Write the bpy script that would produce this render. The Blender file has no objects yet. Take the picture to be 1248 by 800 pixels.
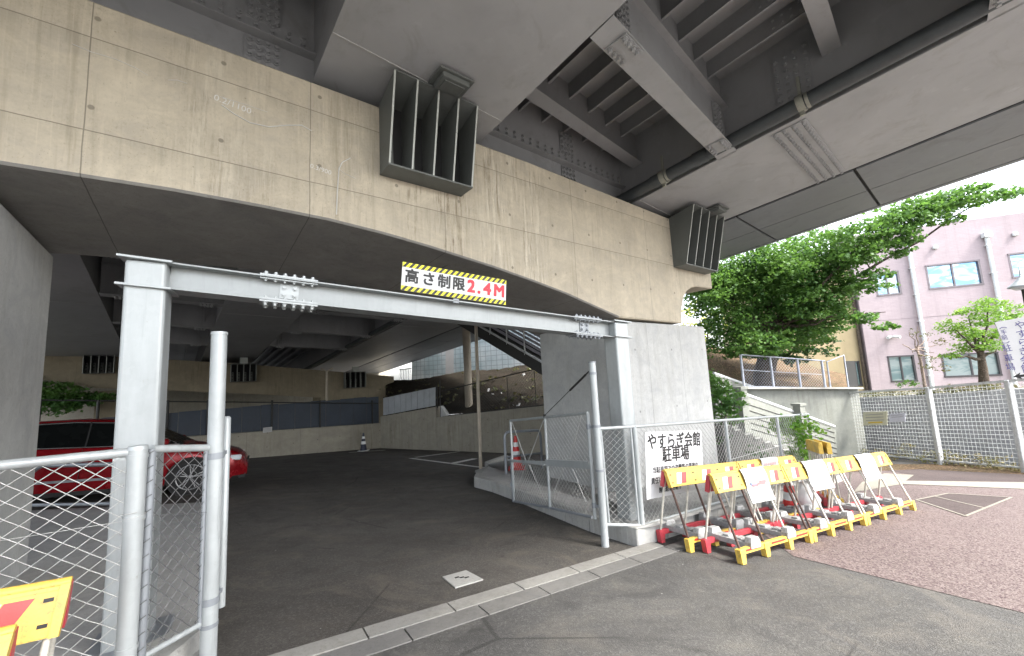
import bpy, bmesh, math, random
import numpy as np
from mathutils import Vector, Matrix
R = math.radians
random.seed(11)
rng = np.random.default_rng(5)
scene = bpy.context.scene
COL = scene.collection

# ------------------------------------------------------------------ camera frame
F = 490.0; CX = 624.0; CY = 400.0
def nz(v):
    v = np.array(v, float); return v / np.linalg.norm(v)
Uc = nz((414 - 624, -3750 - 400, 490)); Fc = nz(np.array((0, 0, 1.)) - Uc * Uc[2]); Xc = np.cross(Fc, Uc)
CAM = np.array((0, 0, 1.5))
def w(c):
    return np.array((np.dot(c, Xc), np.dot(c, Fc), np.dot(c, Uc)))
def ray(x, y): return w(np.array(((x - CX) / F, (y - CY) / F, 1.)))
def D(x, y, z): return CAM + ray(x, y) * z              # point at a given depth
def hit(x, y, P, n):
    r = ray(x, y); return CAM + r * (np.dot(np.array(P) - CAM, n) / np.dot(r, n))
gn = w(np.array((.01, 1, -103.76 / 490))); gP = CAM + gn / np.dot(gn, gn) * 1.51
def G(x, y, h=0): return hit(x, y, gP + np.array((0, 0, h)), gn)   # point on the sloping ground
def gz(x, y):
    r = math.hypot(x, y)
    if r > 30: x, y = x * 30 / r, y * 30 / r
    return gP[2] - (gn[0] * (x - gP[0]) + gn[1] * (y - gP[1])) / gn[2]
def V(x, y, A, d):
    return hit(x, y, A, np.array((-d[1], d[0], 0)))
def up(p, h): return np.array(p, float) + np.array((0, 0, h))
def hd(a, b):
    d = np.array(b, float) - np.array(a, float); d[2] = 0; return nz(d)
def lerp(a, b, t): return np.array(a, float) * (1 - t) + np.array(b, float) * t

# ------------------------------------------------------------------ mesh builder
class MB:
    def __init__(s): s.v = []; s.f = []; s.m = []; s.mi = 0; s.sm = []; s.cuts = []; s.depth = 0
    def _in(s):
        if s.depth == 0: s.cuts.append((len(s.v), len(s.f)))
        s.depth += 1
    def add(s, vs, fs, smooth=False):
        if s.depth == 0: s.cuts.append((len(s.v), len(s.f)))
        b = len(s.v); s.v += [tuple(float(c) for c in p) for p in vs]
        for f in fs: s.f.append(tuple(b + i for i in f)); s.m.append(s.mi); s.sm.append(smooth)
        return s
    def quad(s, a, b, c, d): return s.add([a, b, c, d], [(0, 1, 2, 3)])
    def poly(s, pts): return s.add(pts, [tuple(range(len(pts)))])
    def obox(s, c, ax, ay, az):      # centre and three half-axes
        c, ax, ay, az = [np.array(q, float) for q in (c, ax, ay, az)]
        vs = [c + i * ax + j * ay + k * az for k in (-1, 1) for j in (-1, 1) for i in (-1, 1)]
        if np.dot(np.cross(ax, ay), az) < 0:
            return s.add(vs, [(0, 1, 3, 2), (4, 6, 7, 5), (0, 4, 5, 1), (2, 3, 7, 6), (0, 2, 6, 4), (1, 5, 7, 3)])
        return s.add(vs, [(0, 2, 3, 1), (4, 5, 7, 6), (0, 1, 5, 4), (2, 6, 7, 3), (0, 4, 6, 2), (1, 3, 7, 5)])
    def box(s, x0, x1, y0, y1, z0, z1):
        return s.obox(((x0 + x1) / 2, (y0 + y1) / 2, (z0 + z1) / 2), ((x1 - x0) / 2, 0, 0), (0, (y1 - y0) / 2, 0), (0, 0, (z1 - z0) / 2))
    def beam(s, p0, p1, wd, ht, upv=(0, 0, 1), off=0.0):   # box from p0 to p1, wd sideways, ht along up
        p0 = np.array(p0, float); p1 = np.array(p1, float); d = p1 - p0; L = np.linalg.norm(d); d = d / L
        sd = nz(np.cross(d, upv)); u = np.cross(sd, d)
        return s.obox((p0 + p1) / 2 + u * off, d * L / 2, sd * wd / 2, u * ht / 2)
    def prism(s, pts, off):          # polygon swept by vector off
        n = len(pts); off = np.array(off, float); a = [np.array(p, float) for p in pts]; b = [p + off for p in a]
        fs = [tuple(range(n))[::-1], tuple(range(n, 2 * n))] + [(i, (i + 1) % n, n + (i + 1) % n, n + i) for i in range(n)]
        return s.add(a + b, fs)
    def cyl(s, p0, p1, r0, r1=None, seg=12, caps=True, smooth=True):
        r1 = r0 if r1 is None else r1
        p0 = np.array(p0, float); p1 = np.array(p1, float); d = nz(p1 - p0)
        a = nz(np.cross(d, (0.3, 0.2, 1) if abs(d[2]) < .9 else (1, 0.1, 0))); b = np.cross(d, a)
        vs = []
        for p, r in ((p0, r0), (p1, r1)):
            vs += [p + r * (math.cos(t) * a + math.sin(t) * b) for t in [2 * math.pi * i / seg for i in range(seg)]]
        s.add(vs, [(i, (i + 1) % seg, seg + (i + 1) % seg, seg + i) for i in range(seg)], smooth)
        if caps:
            s.add(vs[:seg], [tuple(range(seg))[::-1]]); s.add(vs[seg:], [tuple(range(seg))])
        return s
    def tube(s, pts, r, seg=8, caps=True):
        P = [np.array(p, float) for p in pts]; n = len(P); rings = []
        rs = r if hasattr(r, '__len__') else [r] * n
        a = None
        for i in range(n):
            d = nz(P[min(i + 1, n - 1)] - P[max(i - 1, 0)])
            if a is None: a = nz(np.cross(d, (0.3, 0.2, 1) if abs(d[2]) < .9 else (1, 0.1, 0)))
            else: a = nz(a - d * np.dot(a, d))
            b = np.cross(d, a)
            rings += [P[i] + rs[i] * (math.cos(t) * a + math.sin(t) * b) for t in [2 * math.pi * k / seg for k in range(seg)]]
        fs = [(i * seg + k, i * seg + (k + 1) % seg, (i + 1) * seg + (k + 1) % seg, (i + 1) * seg + k) for i in range(n - 1) for k in range(seg)]
        s.add(rings, fs, True)
        if caps:
            s.add(rings[:seg], [tuple(range(seg))[::-1]]); s.add(rings[-seg:], [tuple(range(seg))])
        return s
    def bolt(s, p, n, r=.018, h=.022, seg=6):
        p = np.array(p, float); n = nz(n)
        s.cyl(p, p + n * h * .35, r * 1.5, r * 1.5, 8, True, False); return s.cyl(p + n * h * .35, p + n * h, r, r * .9, seg, True, False)
    def plate(s, c, u, v, n, lu, lv, nu, nv, th=.012, r=.018, h=.024, mu=.045, mv=.045):
        c = np.array(c, float); u = nz(u); v = nz(v); n = nz(n)
        s.obox(c + n * th / 2, u * lu / 2, v * lv / 2, n * th / 2)
        for i in range(nu):
            for j in range(nv):
                a = (-lu / 2 + mu + (lu - 2 * mu) * (i / (nu - 1) if nu > 1 else .5)); b = (-lv / 2 + mv + (lv - 2 * mv) * (j / (nv - 1) if nv > 1 else .5))
                s.bolt(c + u * a + v * b + n * th, n, r, h)
        return s

def _wrap(fn):
    def g(s, *a, **k):
        s._in()
        try: return fn(s, *a, **k)
        finally: s.depth -= 1
    return g
for _n in ('beam', 'cyl', 'tube', 'bolt', 'plate', 'obox', 'box', 'prism'): setattr(MB, _n, _wrap(getattr(MB, _n)))
def pieces(mb):
    out = []; cs = mb.cuts + [(len(mb.v), len(mb.f))]
    for (v0, f0), (v1, f1) in zip(cs[:-1], cs[1:]):
        if f1 <= f0: continue
        p = MB(); p.v = mb.v[v0:v1]; p.f = [tuple(i - v0 for i in f) for f in mb.f[f0:f1]]; p.m = mb.m[f0:f1]; p.sm = mb.sm[f0:f1]; out.append(p)
    return out
AUTO = {'rail', 'band_clamp', 'weld_seam', 'stile', 'parapet', 'cross_brace', 'nosing', 'panel_backing'}
ORG = {}
def _mesh(name, mb, mats, o):
    me = bpy.data.meshes.new(name)
    vs = [(p[0] - o[0], p[1] - o[1], p[2] - o[2]) for p in mb.v]
    me.from_pydata(vs, [], mb.f); me.update()
    for m in (mats if isinstance(mats, (list, tuple)) else [mats]): me.materials.append(m)
    me.polygons.foreach_set('material_index', mb.m); me.polygons.foreach_set('use_smooth', mb.sm)
    return me
def part(name, mb, mats, parent, label=None, bevel=0, kind=None):
    if name in AUTO and len(mb.cuts) > 1:
        return [part(name, p, mats, parent, label, bevel, kind) for p in pieces(mb) if not setattr(p, 'cuts', [])][-1]
    o = ORG.get(parent.name, (0, 0, 0))
    ob = bpy.data.objects.new(name, _mesh(name, mb, mats, o)); COL.objects.link(ob); ob.parent = parent
    ORG[ob.name] = o
    if label: ob['label'] = label
    if kind: ob['kind'] = kind
    if bevel: bev(ob, bevel)
    return ob
def bev(ob, wd, seg=1):
    m = ob.modifiers.new('bevel', 'BEVEL'); m.width = wd; m.segments = seg; m.limit_method = 'ANGLE'; m.angle_limit = R(40)
    return ob
def tag(o, label=None, cat=None, group=None, kind=None):
    if label: o['label'] = label
    if cat: o['category'] = cat
    if group: o['group'] = group
    if kind: o['kind'] = kind
    return o
def thing(name, label, cat, loc=(0, 0, 0), group=None, world=True, rz=0):
    o = bpy.data.objects.new(name, None); COL.objects.link(o); o.empty_display_size = .1
    o.location = [float(c) for c in loc]; o.rotation_euler = (0, 0, rz)
    ORG[o.name] = tuple(loc) if world else (0, 0, 0)
    return tag(o, label, cat, group)
def solo(name, mb, mats, label, cat, group=None, kind=None, org=None, bevel=0):
    a = np.array(mb.v); o = org if org is not None else (float((a[:, 0].min() + a[:, 0].max()) / 2), float((a[:, 1].min() + a[:, 1].max()) / 2), float(a[:, 2].min()))
    ob = bpy.data.objects.new(name, _mesh(name, mb, mats, o)); ob.location = o; COL.objects.link(ob)
    tag(ob, label, cat, group, kind)
    if bevel: bev(ob, bevel)
    return ob
def struct(name, mb, mats, label=None, kind='structure'):
    ob = bpy.data.objects.new(name, _mesh(name, mb, mats, (0, 0, 0))); COL.objects.link(ob); ob['kind'] = kind
    if label: ob['label'] = label
    return ob
def text_part(name, body, c, u, v, size, m, parent, bold=.0, align='CENTER', sx=1.0, ext=.001, spacing=1.0):
    """lettering centred on c, baseline direction u, letter-up direction v"""
    cu = bpy.data.curves.new(name, 'FONT'); cu.body = body; cu.size = size; cu.extrude = ext
    cu.align_x = align; cu.align_y = 'CENTER'; cu.space_character = spacing; cu.resolution_u = 3
    tmp = bpy.data.objects.new(name, cu); COL.objects.link(tmp)
    bpy.context.view_layer.update()
    dg = bpy.context.evaluated_depsgraph_get()
    me = bpy.data.meshes.new_from_object(tmp.evaluated_get(dg)); bpy.data.objects.remove(tmp)
    o = np.array(ORG.get(parent.name, (0, 0, 0))); u = nz(u) * sx; v = nz(v); n = np.cross(nz(u), v); c = np.array(c, float) - o
    M = Matrix(((u[0], v[0], n[0], c[0]), (u[1], v[1], n[1], c[1]), (u[2], v[2], n[2], c[2]), (0, 0, 0, 1)))
    if bold:      # heavier strokes: the same outline laid down again a hair beside itself
        bm = bmesh.new()
        for i, (dx, dy) in enumerate(((-1, -1), (1, -1), (1, 1), (-1, 1), (0, 0))):
            b2 = bmesh.new(); b2.from_mesh(me); bmesh.ops.translate(b2, verts=b2.verts, vec=(dx * bold, dy * bold, i * .00035)); t_ = bpy.data.meshes.new('t'); b2.to_mesh(t_); b2.free(); bm.from_mesh(t_); bpy.data.meshes.remove(t_)
        bm.to_mesh(me); bm.free()
    me.transform(M); me.materials.clear(); me.materials.append(m)
    ob = bpy.data.objects.new(name, me); COL.objects.link(ob); ob.parent = parent
    return ob
def copy_tree(o, parent=None):
    c = o.copy(); COL.objects.link(c); c.parent = parent
    for ch in [x for x in COL.objects if x.parent == o and x is not c]:
        copy_tree(ch, c)
    return c

# ------------------------------------------------------------------ materials
def srgb(r, g, b):
    f = lambda c: (c / 255) / 12.92 if c / 255 <= .04045 else ((c / 255 + .055) / 1.055) ** 2.4
    return (f(r), f(g), f(b), 1)
class N:
    def __init__(s, name):
        s.m = bpy.data.materials.new(name); s.m.use_nodes = True; s.t = s.m.node_tree; s.t.nodes.clear()
        s.out = s.n('ShaderNodeOutputMaterial'); s.b = s.n('ShaderNodeBsdfPrincipled'); s.l(s.b.outputs[0], s.out.inputs[0])
        s.tc = s.n('ShaderNodeTexCoord').outputs['Object']
    def n(s, t, **k):
        x = s.t.nodes.new(t)
        for a, b in k.items(): setattr(x, a, b)
        return x
    def l(s, a, b): s.t.links.new(a, b)
    def st(s, x, i, v):
        if hasattr(v, 'is_output') or isinstance(v, bpy.types.NodeSocket): s.l(v, x.inputs[i])
        else: x.inputs[i].default_value = v
    def mapv(s, sc=(1, 1, 1), loc=(0, 0, 0), src=None):
        x = s.n('ShaderNodeMapping'); s.l(src or s.tc, x.inputs[0]); x.inputs['Scale'].default_value = sc; x.inputs['Location'].default_value = loc; return x.outputs[0]
    def noise(s, sc, vec=None, det=4, rough=.6, dist=0):
        x = s.n('ShaderNodeTexNoise'); s.l(vec or s.tc, x.inputs['Vector']); x.inputs['Scale'].default_value = sc; x.inputs['Detail'].default_value = det
        x.inputs['Roughness'].default_value = rough; x.inputs['Distortion'].default_value = dist; return x.outputs['Fac']
    def voro(s, sc, vec=None, out='Distance', feat='F1'):
        x = s.n('ShaderNodeTexVoronoi', feature=feat); s.l(vec or s.tc, x.inputs['Vector']); x.inputs['Scale'].default_value = sc; return x.outputs[out]
    def ramp(s, fac, a, b, c0=0.0, c1=1.0):
        x = s.n('ShaderNodeMapRange'); x.clamp = True; s.l(fac, x.inputs[0]); x.inputs[1].default_value = a; x.inputs[2].default_value = b
        x.inputs[3].default_value = c0; x.inputs[4].default_value = c1; return x.outputs[0]
    def math(s, op, a, b=0.0, c=0.0):
        x = s.n('ShaderNodeMath', operation=op); s.st(x, 0, a); s.st(x, 1, b)
        if op in ('MULTIPLY_ADD', 'COMPARE'): s.st(x, 2, c)
        return x.outputs[0]
    def mix(s, fac, a, b, mode='MIX'):
        x = s.n('ShaderNodeMix', data_type='RGBA', blend_type=mode); s.st(x, 0, fac); s.st(x, 6, a); s.st(x, 7, b); return x.outputs[2]
    def sep(s, vec=None):
        x = s.n('ShaderNodeSeparateXYZ'); s.l(vec or s.tc, x.inputs[0]); return x.outputs
    def bump(s, h, st=.3, d=.01):
        x = s.n('ShaderNodeBump'); x.inputs['Strength'].default_value = st; x.inputs['Distance'].default_value = d; s.l(h, x.inputs['Height']); s.l(x.outputs[0], s.b.inputs['Normal'])
    def fin(s, col, rough=.8, metal=0.0, spec=.5):
        s.st(s.b, 'Base Color', col); s.st(s.b, 'Roughness', rough); s.st(s.b, 'Metallic', metal); s.b.inputs['Specular IOR Level'].default_value = spec; return s.m
def sc_(c, k): return (min(c[0] * k, 1), min(c[1] * k, 1), min(c[2] * k, 1), 1)
def plain(name, col, rough=.6, metal=0.0, var=.18, nsc=6, bump=.1, spec=.5, grime=0):
    n = N(name); f = n.noise(nsc); f2 = n.noise(nsc * 9, det=3)
    k = n.math('ADD', n.math('MULTIPLY', f, .7), n.math('MULTIPLY', f2, .3))
    c = n.mix(n.ramp(k, .35, .65), sc_(col, 1 - var), sc_(col, 1 + var))
    if grime:
        c = n.mix(n.math('MULTIPLY', n.ramp(n.noise(11, det=8, rough=.8, dist=.5), .52, .62), grime), c, (.10, .085, .065, 1)); c = n.mix(n.math('MULTIPLY', n.ramp(n.noise(38, n.mapv((1, 1, 1), (3, 3, 3)), det=5, rough=.75), .58, .64), grime * .8), c, sc_(col, .35))
    if bump: n.bump(f2, bump, .004)
    r = n.ramp(f, .3, .7, max(rough - .08, 0), min(rough + .08, 1))
    return n.fin(c, r, metal, spec)
def galv(name, col, rough=.45, metal=.35):
    n = N(name); v = n.voro(26, out='Color'); g = n.n('ShaderNodeRGBToBW'); n.l(v, g.inputs[0])
    st = n.noise(3, n.mapv((3, 3, .6)), det=5)
    k = n.math('ADD', n.math('MULTIPLY', g.outputs[0], .10), n.math('MULTIPLY', st, .90))
    c = n.mix(n.ramp(k, .3, .7), sc_(col, .84), sc_(col, 1.10)); c = n.mix(n.math('MULTIPLY', n.ramp(n.noise(1, n.mapv((22, 22, 1.4), (1, 2, 3)), det=6, rough=.75), .55, .68), .28), c, sc_(col, .55)); c = n.mix(n.math('MULTIPLY', n.ramp(n.noise(13, det=7, rough=.8), .62, .68), .35), c, (.20, .15, .10, 1)); n.bump(n.noise(60), .06, .002)
    return n.fin(c, n.ramp(st, .3, .7, rough - .1, rough + .12), metal)
def concrete(name, col, var=.2, streak=.35, holes=None, joints_h=None, joints_v=None, heavy=None, fine=40):
    """joints_h / joints_v: formwork joints at given z or x (object space)"""
    n = N(name); X, Y, Z = n.sep()
    big = n.noise(.9, det=6, rough=.65); md = n.noise(5, det=5); fn = n.noise(fine, det=3)
    c = n.mix(n.ramp(big, .3, .7), sc_(col, 1 - var), sc_(col, 1 + var * .8))
    c = n.mix(n.ramp(md, .35, .7, 0, .55), c, sc_(col, .84))
    c = n.mix(n.ramp(fn, .35, .65, 0, .3), c, sc_(col, 1.18))
    bl = n.noise(2.1, n.mapv((1, 1, 1.4), (3, 1, 8)), det=7, rough=.72, dist=.9)
    c = n.mix(n.ramp(bl, .48, .66, 0, .5), c, (col[0] * .74, col[1] * .75, col[2] * .8, 1)); c = n.mix(n.ramp(bl, .46, .32, 0, .5), c, sc_(col, 1.22))
    c = n.mix(n.ramp(n.noise(16, n.mapv((1, 1, .6), (1, 5, 2)), det=5, rough=.8), .56, .68, 0, .45), c, sc_(col, .62))
    s1 = n.noise(1, n.mapv((9, 9, .55)), det=5, rough=.7); s2 = n.noise(1, n.mapv((26, 26, .8), (4, 2, 1)), det=4, rough=.6)
    sm = n.ramp(n.noise(.7, n.mapv((1, 1, .5), (7, 3, 0)), det=2), .42, .62)
    sk = n.math('MULTIPLY', n.ramp(s1, .52, .68), sm)
    c = n.mix(n.math('MULTIPLY', sk, streak), c, sc_((col[0], col[1] * .95, col[2] * .82, 1), .5))
    c = n.mix(n.math('MULTIPLY', n.math('MULTIPLY', n.ramp(s2, .55, .7), sm), streak * .7), c, sc_(col, 1.45))
    if heavy:                     # strong run-off stains: list of (x centre, half width)
        for hx, hw, kd, kl in heavy:
            msk = n.ramp(n.math('ABSOLUTE', n.math('SUBTRACT', X, hx)), hw * .6, hw, 1, 0)
            msk = n.math('MULTIPLY', msk, n.ramp(n.noise(2.2, n.mapv((1, 1, .35), (hx, 0, 0))), .38, .55))
            a = n.ramp(n.noise(1, n.mapv((17, 17, 1.3), (hx, 0, 0)), det=7, rough=.75), .5, .6); b = n.ramp(n.noise(1, n.mapv((15, 15, 1.0), (hx, 9, 3)), det=7, rough=.75), .49, .57)
            brk = n.ramp(n.noise(7, det=4, rough=.7), .34, .52); a = n.math('MULTIPLY', a, brk); b = n.math('MULTIPLY', b, brk)
            c = n.mix(n.math('MULTIPLY', n.math('MULTIPLY', a, msk), kd), c, (.17, .125, .075, 1))
            c = n.mix(n.math('MULTIPLY', n.math('MULTIPLY', b, msk), kl), c, (.72, .66, .54, 1))
    h = fn
    def line(ax, at, wd):
        wob = n.math('MULTIPLY', n.math('SUBTRACT', n.noise(2.5, det=2), .5), .012)
        return n.ramp(n.math('ABSOLUTE', n.math('SUBTRACT', n.math('ADD', ax, wob), at)), wd * .3, wd * .8, 1, 0)
    js = None
    for z in (joints_h or []):
        l_ = line(Z, z, .007); js = l_ if js is None else n.math('MAXIMUM', js, l_)
        dirty = n.ramp(n.math('SUBTRACT', z, Z), 0, .22, 1, 0); dirty = n.math('MULTIPLY', dirty, n.math('GREATER_THAN', n.math('SUBTRACT', z, Z), 0.0))
        c = n.mix(n.math('MULTIPLY', n.math('MULTIPLY', dirty, n.ramp(s1, .4, .6)), .4), c, sc_(col, .55))
    for x in (joints_v or []):
        l_ = line(X, x, .007); js = l_ if js is None else n.math('MAXIMUM', js, l_)
    if holes:                     # form-tie marks on a grid
        px_, pz_, x0, z0 = holes
        fx = n.math('SUBTRACT', n.math('PINGPONG', n.math('SUBTRACT', X, x0), px_ / 2), px_ / 2)
        fz = n.math('SUBTRACT', n.math('PINGPONG', n.math('SUBTRACT', Z, z0), pz_ / 2), pz_ / 2)
        d = n.math('SQRT', n.math('ADD', n.math('MULTIPLY', fx, fx), n.math('MULTIPLY', fz, fz)))
        hk = n.ramp(d, .016, .024, 1, 0)
        c = n.mix(n.math('MULTIPLY', hk, .6), c, sc_(col, .45)); js = hk if js is None else n.math('MAXIMUM', js, n.math('MULTIPLY', hk, .55))
    if js is not None:
        c = n.mix(n.math('MULTIPLY', js, .75), c, sc_(col, .32))
        h = n.math('SUBTRACT', n.math('MULTIPLY', fn, .4), js)
    pit = n.ramp(n.voro(9), .03, .085, 1, 0); pit = n.math('MULTIPLY', pit, n.ramp(n.noise(3), .44, .54))
    p2 = n.math('MULTIPLY', n.ramp(n.voro(31), .05, .12, 1, 0), n.ramp(n.noise(4.5, n.mapv((1, 1, 1), (2, 2, 7))), .5, .6)); pit = n.math('MAXIMUM', pit, p2)
    sp = n.ramp(n.noise(55, n.mapv((1, 1, .7)), det=5, rough=.8), .56, .66); c = n.mix(n.math('MULTIPLY', sp, n.ramp(n.noise(1.6, n.mapv((1, 1, 1), (4, 4, 4)), det=4), .42, .6, .15, .6)), c, (col[0] * .55, col[1] * .52, col[2] * .45, 1))
    s4 = n.math('MULTIPLY', n.ramp(n.noise(1, n.mapv((3.2, 3.2, .45), (6, 6, 6)), det=8, rough=.75), .54, .7), .4); c = n.mix(s4, c, (col[0] * .62, col[1] * .6, col[2] * .55, 1))
    c = n.mix(n.math('MULTIPLY', pit, .6), c, sc_(col, .4))
    n.bump(h, .35, .008)
    return n.fin(c, n.ramp(md, .3, .7, .75, .95), 0, .3)
def asphalt(name, col, patch=.3, speck=.5, warm=None):
    n = N(name); big = n.noise(.45, det=5, rough=.6); md = n.noise(2.7, det=5, dist=.6); g = n.voro(85, out='Color'); bw = n.n('ShaderNodeRGBToBW'); n.l(g, bw.inputs[0])
    c = n.mix(n.ramp(big, .32, .68), sc_(col, 1 - patch), sc_(col, 1 + patch))
    c = n.mix(n.ramp(md, .45, .7, 0, .45), c, warm or sc_(col, 1.35))
    c = n.mix(n.math('MULTIPLY', n.ramp(bw.outputs[0], .62, .8), speck), c, sc_(col, 2.6))
    c = n.mix(n.math('MULTIPLY', n.ramp(bw.outputs[0], .32, .2), speck), c, sc_(col, .4))
    dots = n.math('MULTIPLY', n.ramp(n.voro(2.1), .012, .02, 1, 0), 1.0)
    c = n.mix(n.math('MULTIPLY', dots, .8), c, (.5, .5, .46, 1))
    tr = n.ramp(n.noise(1, n.mapv((.5, 2.6, 1), (0, 0, 0)), det=4), .5, .66)
    c = n.mix(n.math('MULTIPLY', tr, .35), c, sc_(col, .62))
    w1_ = n.noise(1.1, n.mapv((1, 1, 1), (11, 4, 0)), det=7, rough=.7, dist=1.6); c = n.mix(n.ramp(w1_, .52, .64, 0, .5), c, (col[0] * 1.75, col[1] * 1.65, col[2] * 1.5, 1)); c = n.mix(n.ramp(w1_, .44, .36, 0, .5), c, sc_(col, .6))
    spots = n.ramp(n.noise(5.5, n.mapv((1, 1, 1), (3, 8, 0)), det=3, dist=.8), .68, .72, 0, .45); c = n.mix(spots, c, sc_(col, .45))
    ck = n.ramp(n.voro(.55, n.mapv((1, 1, 1), (.3, .1, 0)), 'Distance', 'DISTANCE_TO_EDGE'), .003, .007, 1, 0); ck = n.math('MULTIPLY', ck, n.ramp(n.noise(.8, n.mapv((1, 1, 1), (9, 9, 0)), det=2), .53, .58)); c = n.mix(n.math('MULTIPLY', ck, .6), c, sc_(col, .35))
    n.bump(n.voro(120), .5, .006)
    return n.fin(c, n.ramp(md, .3, .7, .72, .92), 0, .35)
def leafmat(name, c0, c1, c2, yellow=0.0):
    n = N(name)
    oi = n.n('ShaderNodeNewGeometry').outputs['Random Per Island']; f = n.noise(1.3, det=2)
    c = n.mix(oi, c0, c1); c = n.mix(n.ramp(f, .4, .65, 0, .8), c, c2)
    n.fin(c, .55, 0, .35)
    tr = n.n('ShaderNodeBsdfTranslucent'); n.st(tr, 0, n.mix(.5, c, (c2[0] * 1.6, c2[1] * 1.6, c2[2] * .9, 1))); mx = n.n('ShaderNodeMixShader'); mx.inputs[0].default_value = .38
    n.l(n.b.outputs[0], mx.inputs[1]); n.l(tr.outputs[0], mx.inputs[2]); n.l(mx.outputs[0], n.out.inputs[0]); return n.m

M = {}
M['galv'] = galv('galvanised', (.44, .465, .465, 1), .42, .25); M['galv_beam'] = galv('galvanised_beam', (.34, .36, .36, 1), .45, .25); M['galv_dark'] = galv('galvanised_dark', (.30, .32, .34, 1), .5)
M['wire'] = plain('wire', (.50, .50, .48, 1), .5, .4, .2, 8, 0); M['wire_dark'] = plain('wire_dark', (.16, .16, .16, 1), .6, .3, .2, 8, 0)
M['steel_paint'] = None
def painted_steel(name, col, rough=.45):
    n = N(name); big = n.noise(.6, det=5, rough=.6); st = n.noise(1, n.mapv((3, 3, 1.0)), det=5); fn = n.noise(30)
    c = n.mix(n.ramp(big, .3, .7), sc_(col, .86), sc_(col, 1.12)); c = n.mix(n.ramp(st, .52, .75, 0, .4), c, sc_(col, .72))
    c = n.mix(n.ramp(n.noise(4, n.mapv((1, 1, 1), (5, 5, 5)), det=5), .62, .72, 0, .35), c, sc_(col, 1.3))
    c = n.mix(n.ramp(n.noise(1.7, n.mapv((1, 1, 1), (2, 9, 1)), det=7, rough=.75, dist=1.2), .54, .66, 0, .35), c, (col[0] * .66, col[1] * .63, col[2] * .57, 1))
    n.bump(fn, .05, .002); return n.fin(c, n.ramp(big, .3, .7, rough - .07, rough + .1), 0, .4)
M['steel_paint'] = painted_steel('bridge_paint', (.48, .48, .485, 1)); M['panel_paint'] = painted_steel('fascia_paint', (.25, .26, .275, 1))
M['bracket'] = painted_steel('bracket_paint', (.16, .17, .16, 1), .5); M['bracket_edge'] = plain('bracket_edge', (.5, .52, .48, 1), .5, .1, .1)
M['pipe'] = plain('drain_pipe', (.085, .095, .10, 1), .4, 0, .15); M['clamp'] = plain('pipe_clamp', (.42, .42, .36, 1), .5, .2)
M['bolt_dark'] = plain('bolt_dark', (.05, .05, .05, 1), .5, .3)
M['weld'] = plain('weld_line', (.55, .55, .53, 1), .6)
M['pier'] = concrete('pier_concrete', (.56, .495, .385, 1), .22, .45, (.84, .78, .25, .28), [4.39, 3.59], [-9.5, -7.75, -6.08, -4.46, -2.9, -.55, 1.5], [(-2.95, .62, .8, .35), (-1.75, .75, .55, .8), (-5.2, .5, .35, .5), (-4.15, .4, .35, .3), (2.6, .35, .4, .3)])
M['soffit'] = concrete('shaded_soffit_concrete', (.33, .315, .29, 1), .14, .2, (.84, .78, .25, .28), [], [-9.5, -7.75, -6.08, -4.46, -2.9, -.55])  # greyer underside concrete, with the arch's shade painted into its darker tone
M['shaft'] = concrete('shaft_concrete', (.53, .53, .51, 1), .10, .3, (1.2, 1.1, .3, .2), [], [1.3, 2.45])
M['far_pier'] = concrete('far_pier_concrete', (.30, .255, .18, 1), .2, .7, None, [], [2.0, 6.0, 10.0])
M['wall_conc'] = concrete('wall_concrete', (.38, .35, .285, 1), .15, .6, (.9, .5, .2, .1), [], [1.8, 3.6, 5.4, 7.2, 9.0, 10.8])
M['kerb'] = concrete('kerb_concrete', (.40, .395, .37, 1), .15, .5); M['kerb_worn'] = concrete('worn_kerb_concrete', (.27, .262, .24, 1), .3, .5); M['gutter'] = concrete('gutter_concrete', (.17, .165, .155, 1), .35, .3)
M['slab'] = concrete('yard_concrete', (.45, .44, .42, 1), .18, .2); M['ramp'] = concrete('ramp_concrete', (.23, .24, .215, 1), .18, .5)
M['terrace_wall'] = concrete('terrace_wall_concrete', (.42, .43, .445, 1), .2, .6)
M['step'] = concrete('step_concrete', (.13, .13, .12, 1), .2, .5)
M['asph'] = asphalt('street_asphalt', (.078, .076, .073, 1), .18, .25, (.12, .115, .10, 1)); M['lot'] = asphalt('lot_asphalt', (.082, .076, .068, 1), .28, .25, (.085, .074, .062, 1))
def redpave(name, k=1.0, aggr=1.0):
    n = N(name); v = n.voro(75, out='Color'); bw = n.n('ShaderNodeRGBToBW'); n.l(v, bw.inputs[0]); big = n.noise(.6, det=4)
    a = (.135 * k, .105 * k, .10 * k, 1); c = n.mix(n.ramp(big, .3, .7), sc_(a, .8), sc_(a, 1.2))
    c = n.mix(n.math('MULTIPLY', n.ramp(bw.outputs[0], .55, .7), .75 * aggr), c, (.20 * k, .165 * k, .155 * k, 1)); c = n.mix(n.math('MULTIPLY', n.ramp(bw.outputs[0], .38, .25), .8 * aggr), c, (.07 * k, .045 * k, .05 * k, 1))
    n.bump(n.voro(60), .6, .006); return n.fin(c, .85, 0, .3)
M['red'] = redpave('aggregate_paving'); M['purple'] = redpave('purple_paving', .62, .4); M['tile'] = plain('beige_tile', (.26, .24, .20, 1), .8, 0, .2, 14)
M['white_line'] = plain('road_paint', (.62, .61, .57, 1), .7, 0, .3, 9); M['white'] = plain('white_board', (.70, .70, .70, 1), .45, 0, .04, 4, 0)
M['yellow'] = plain('yellow_plastic', (.72, .48, .085, 1), .5, 0, .2, 9, .1, .5, .45); M['redpl'] = plain('red_plastic', (.48, .05, .065, 1), .45, 0, .15, 7, .1, .5, .4)
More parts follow.
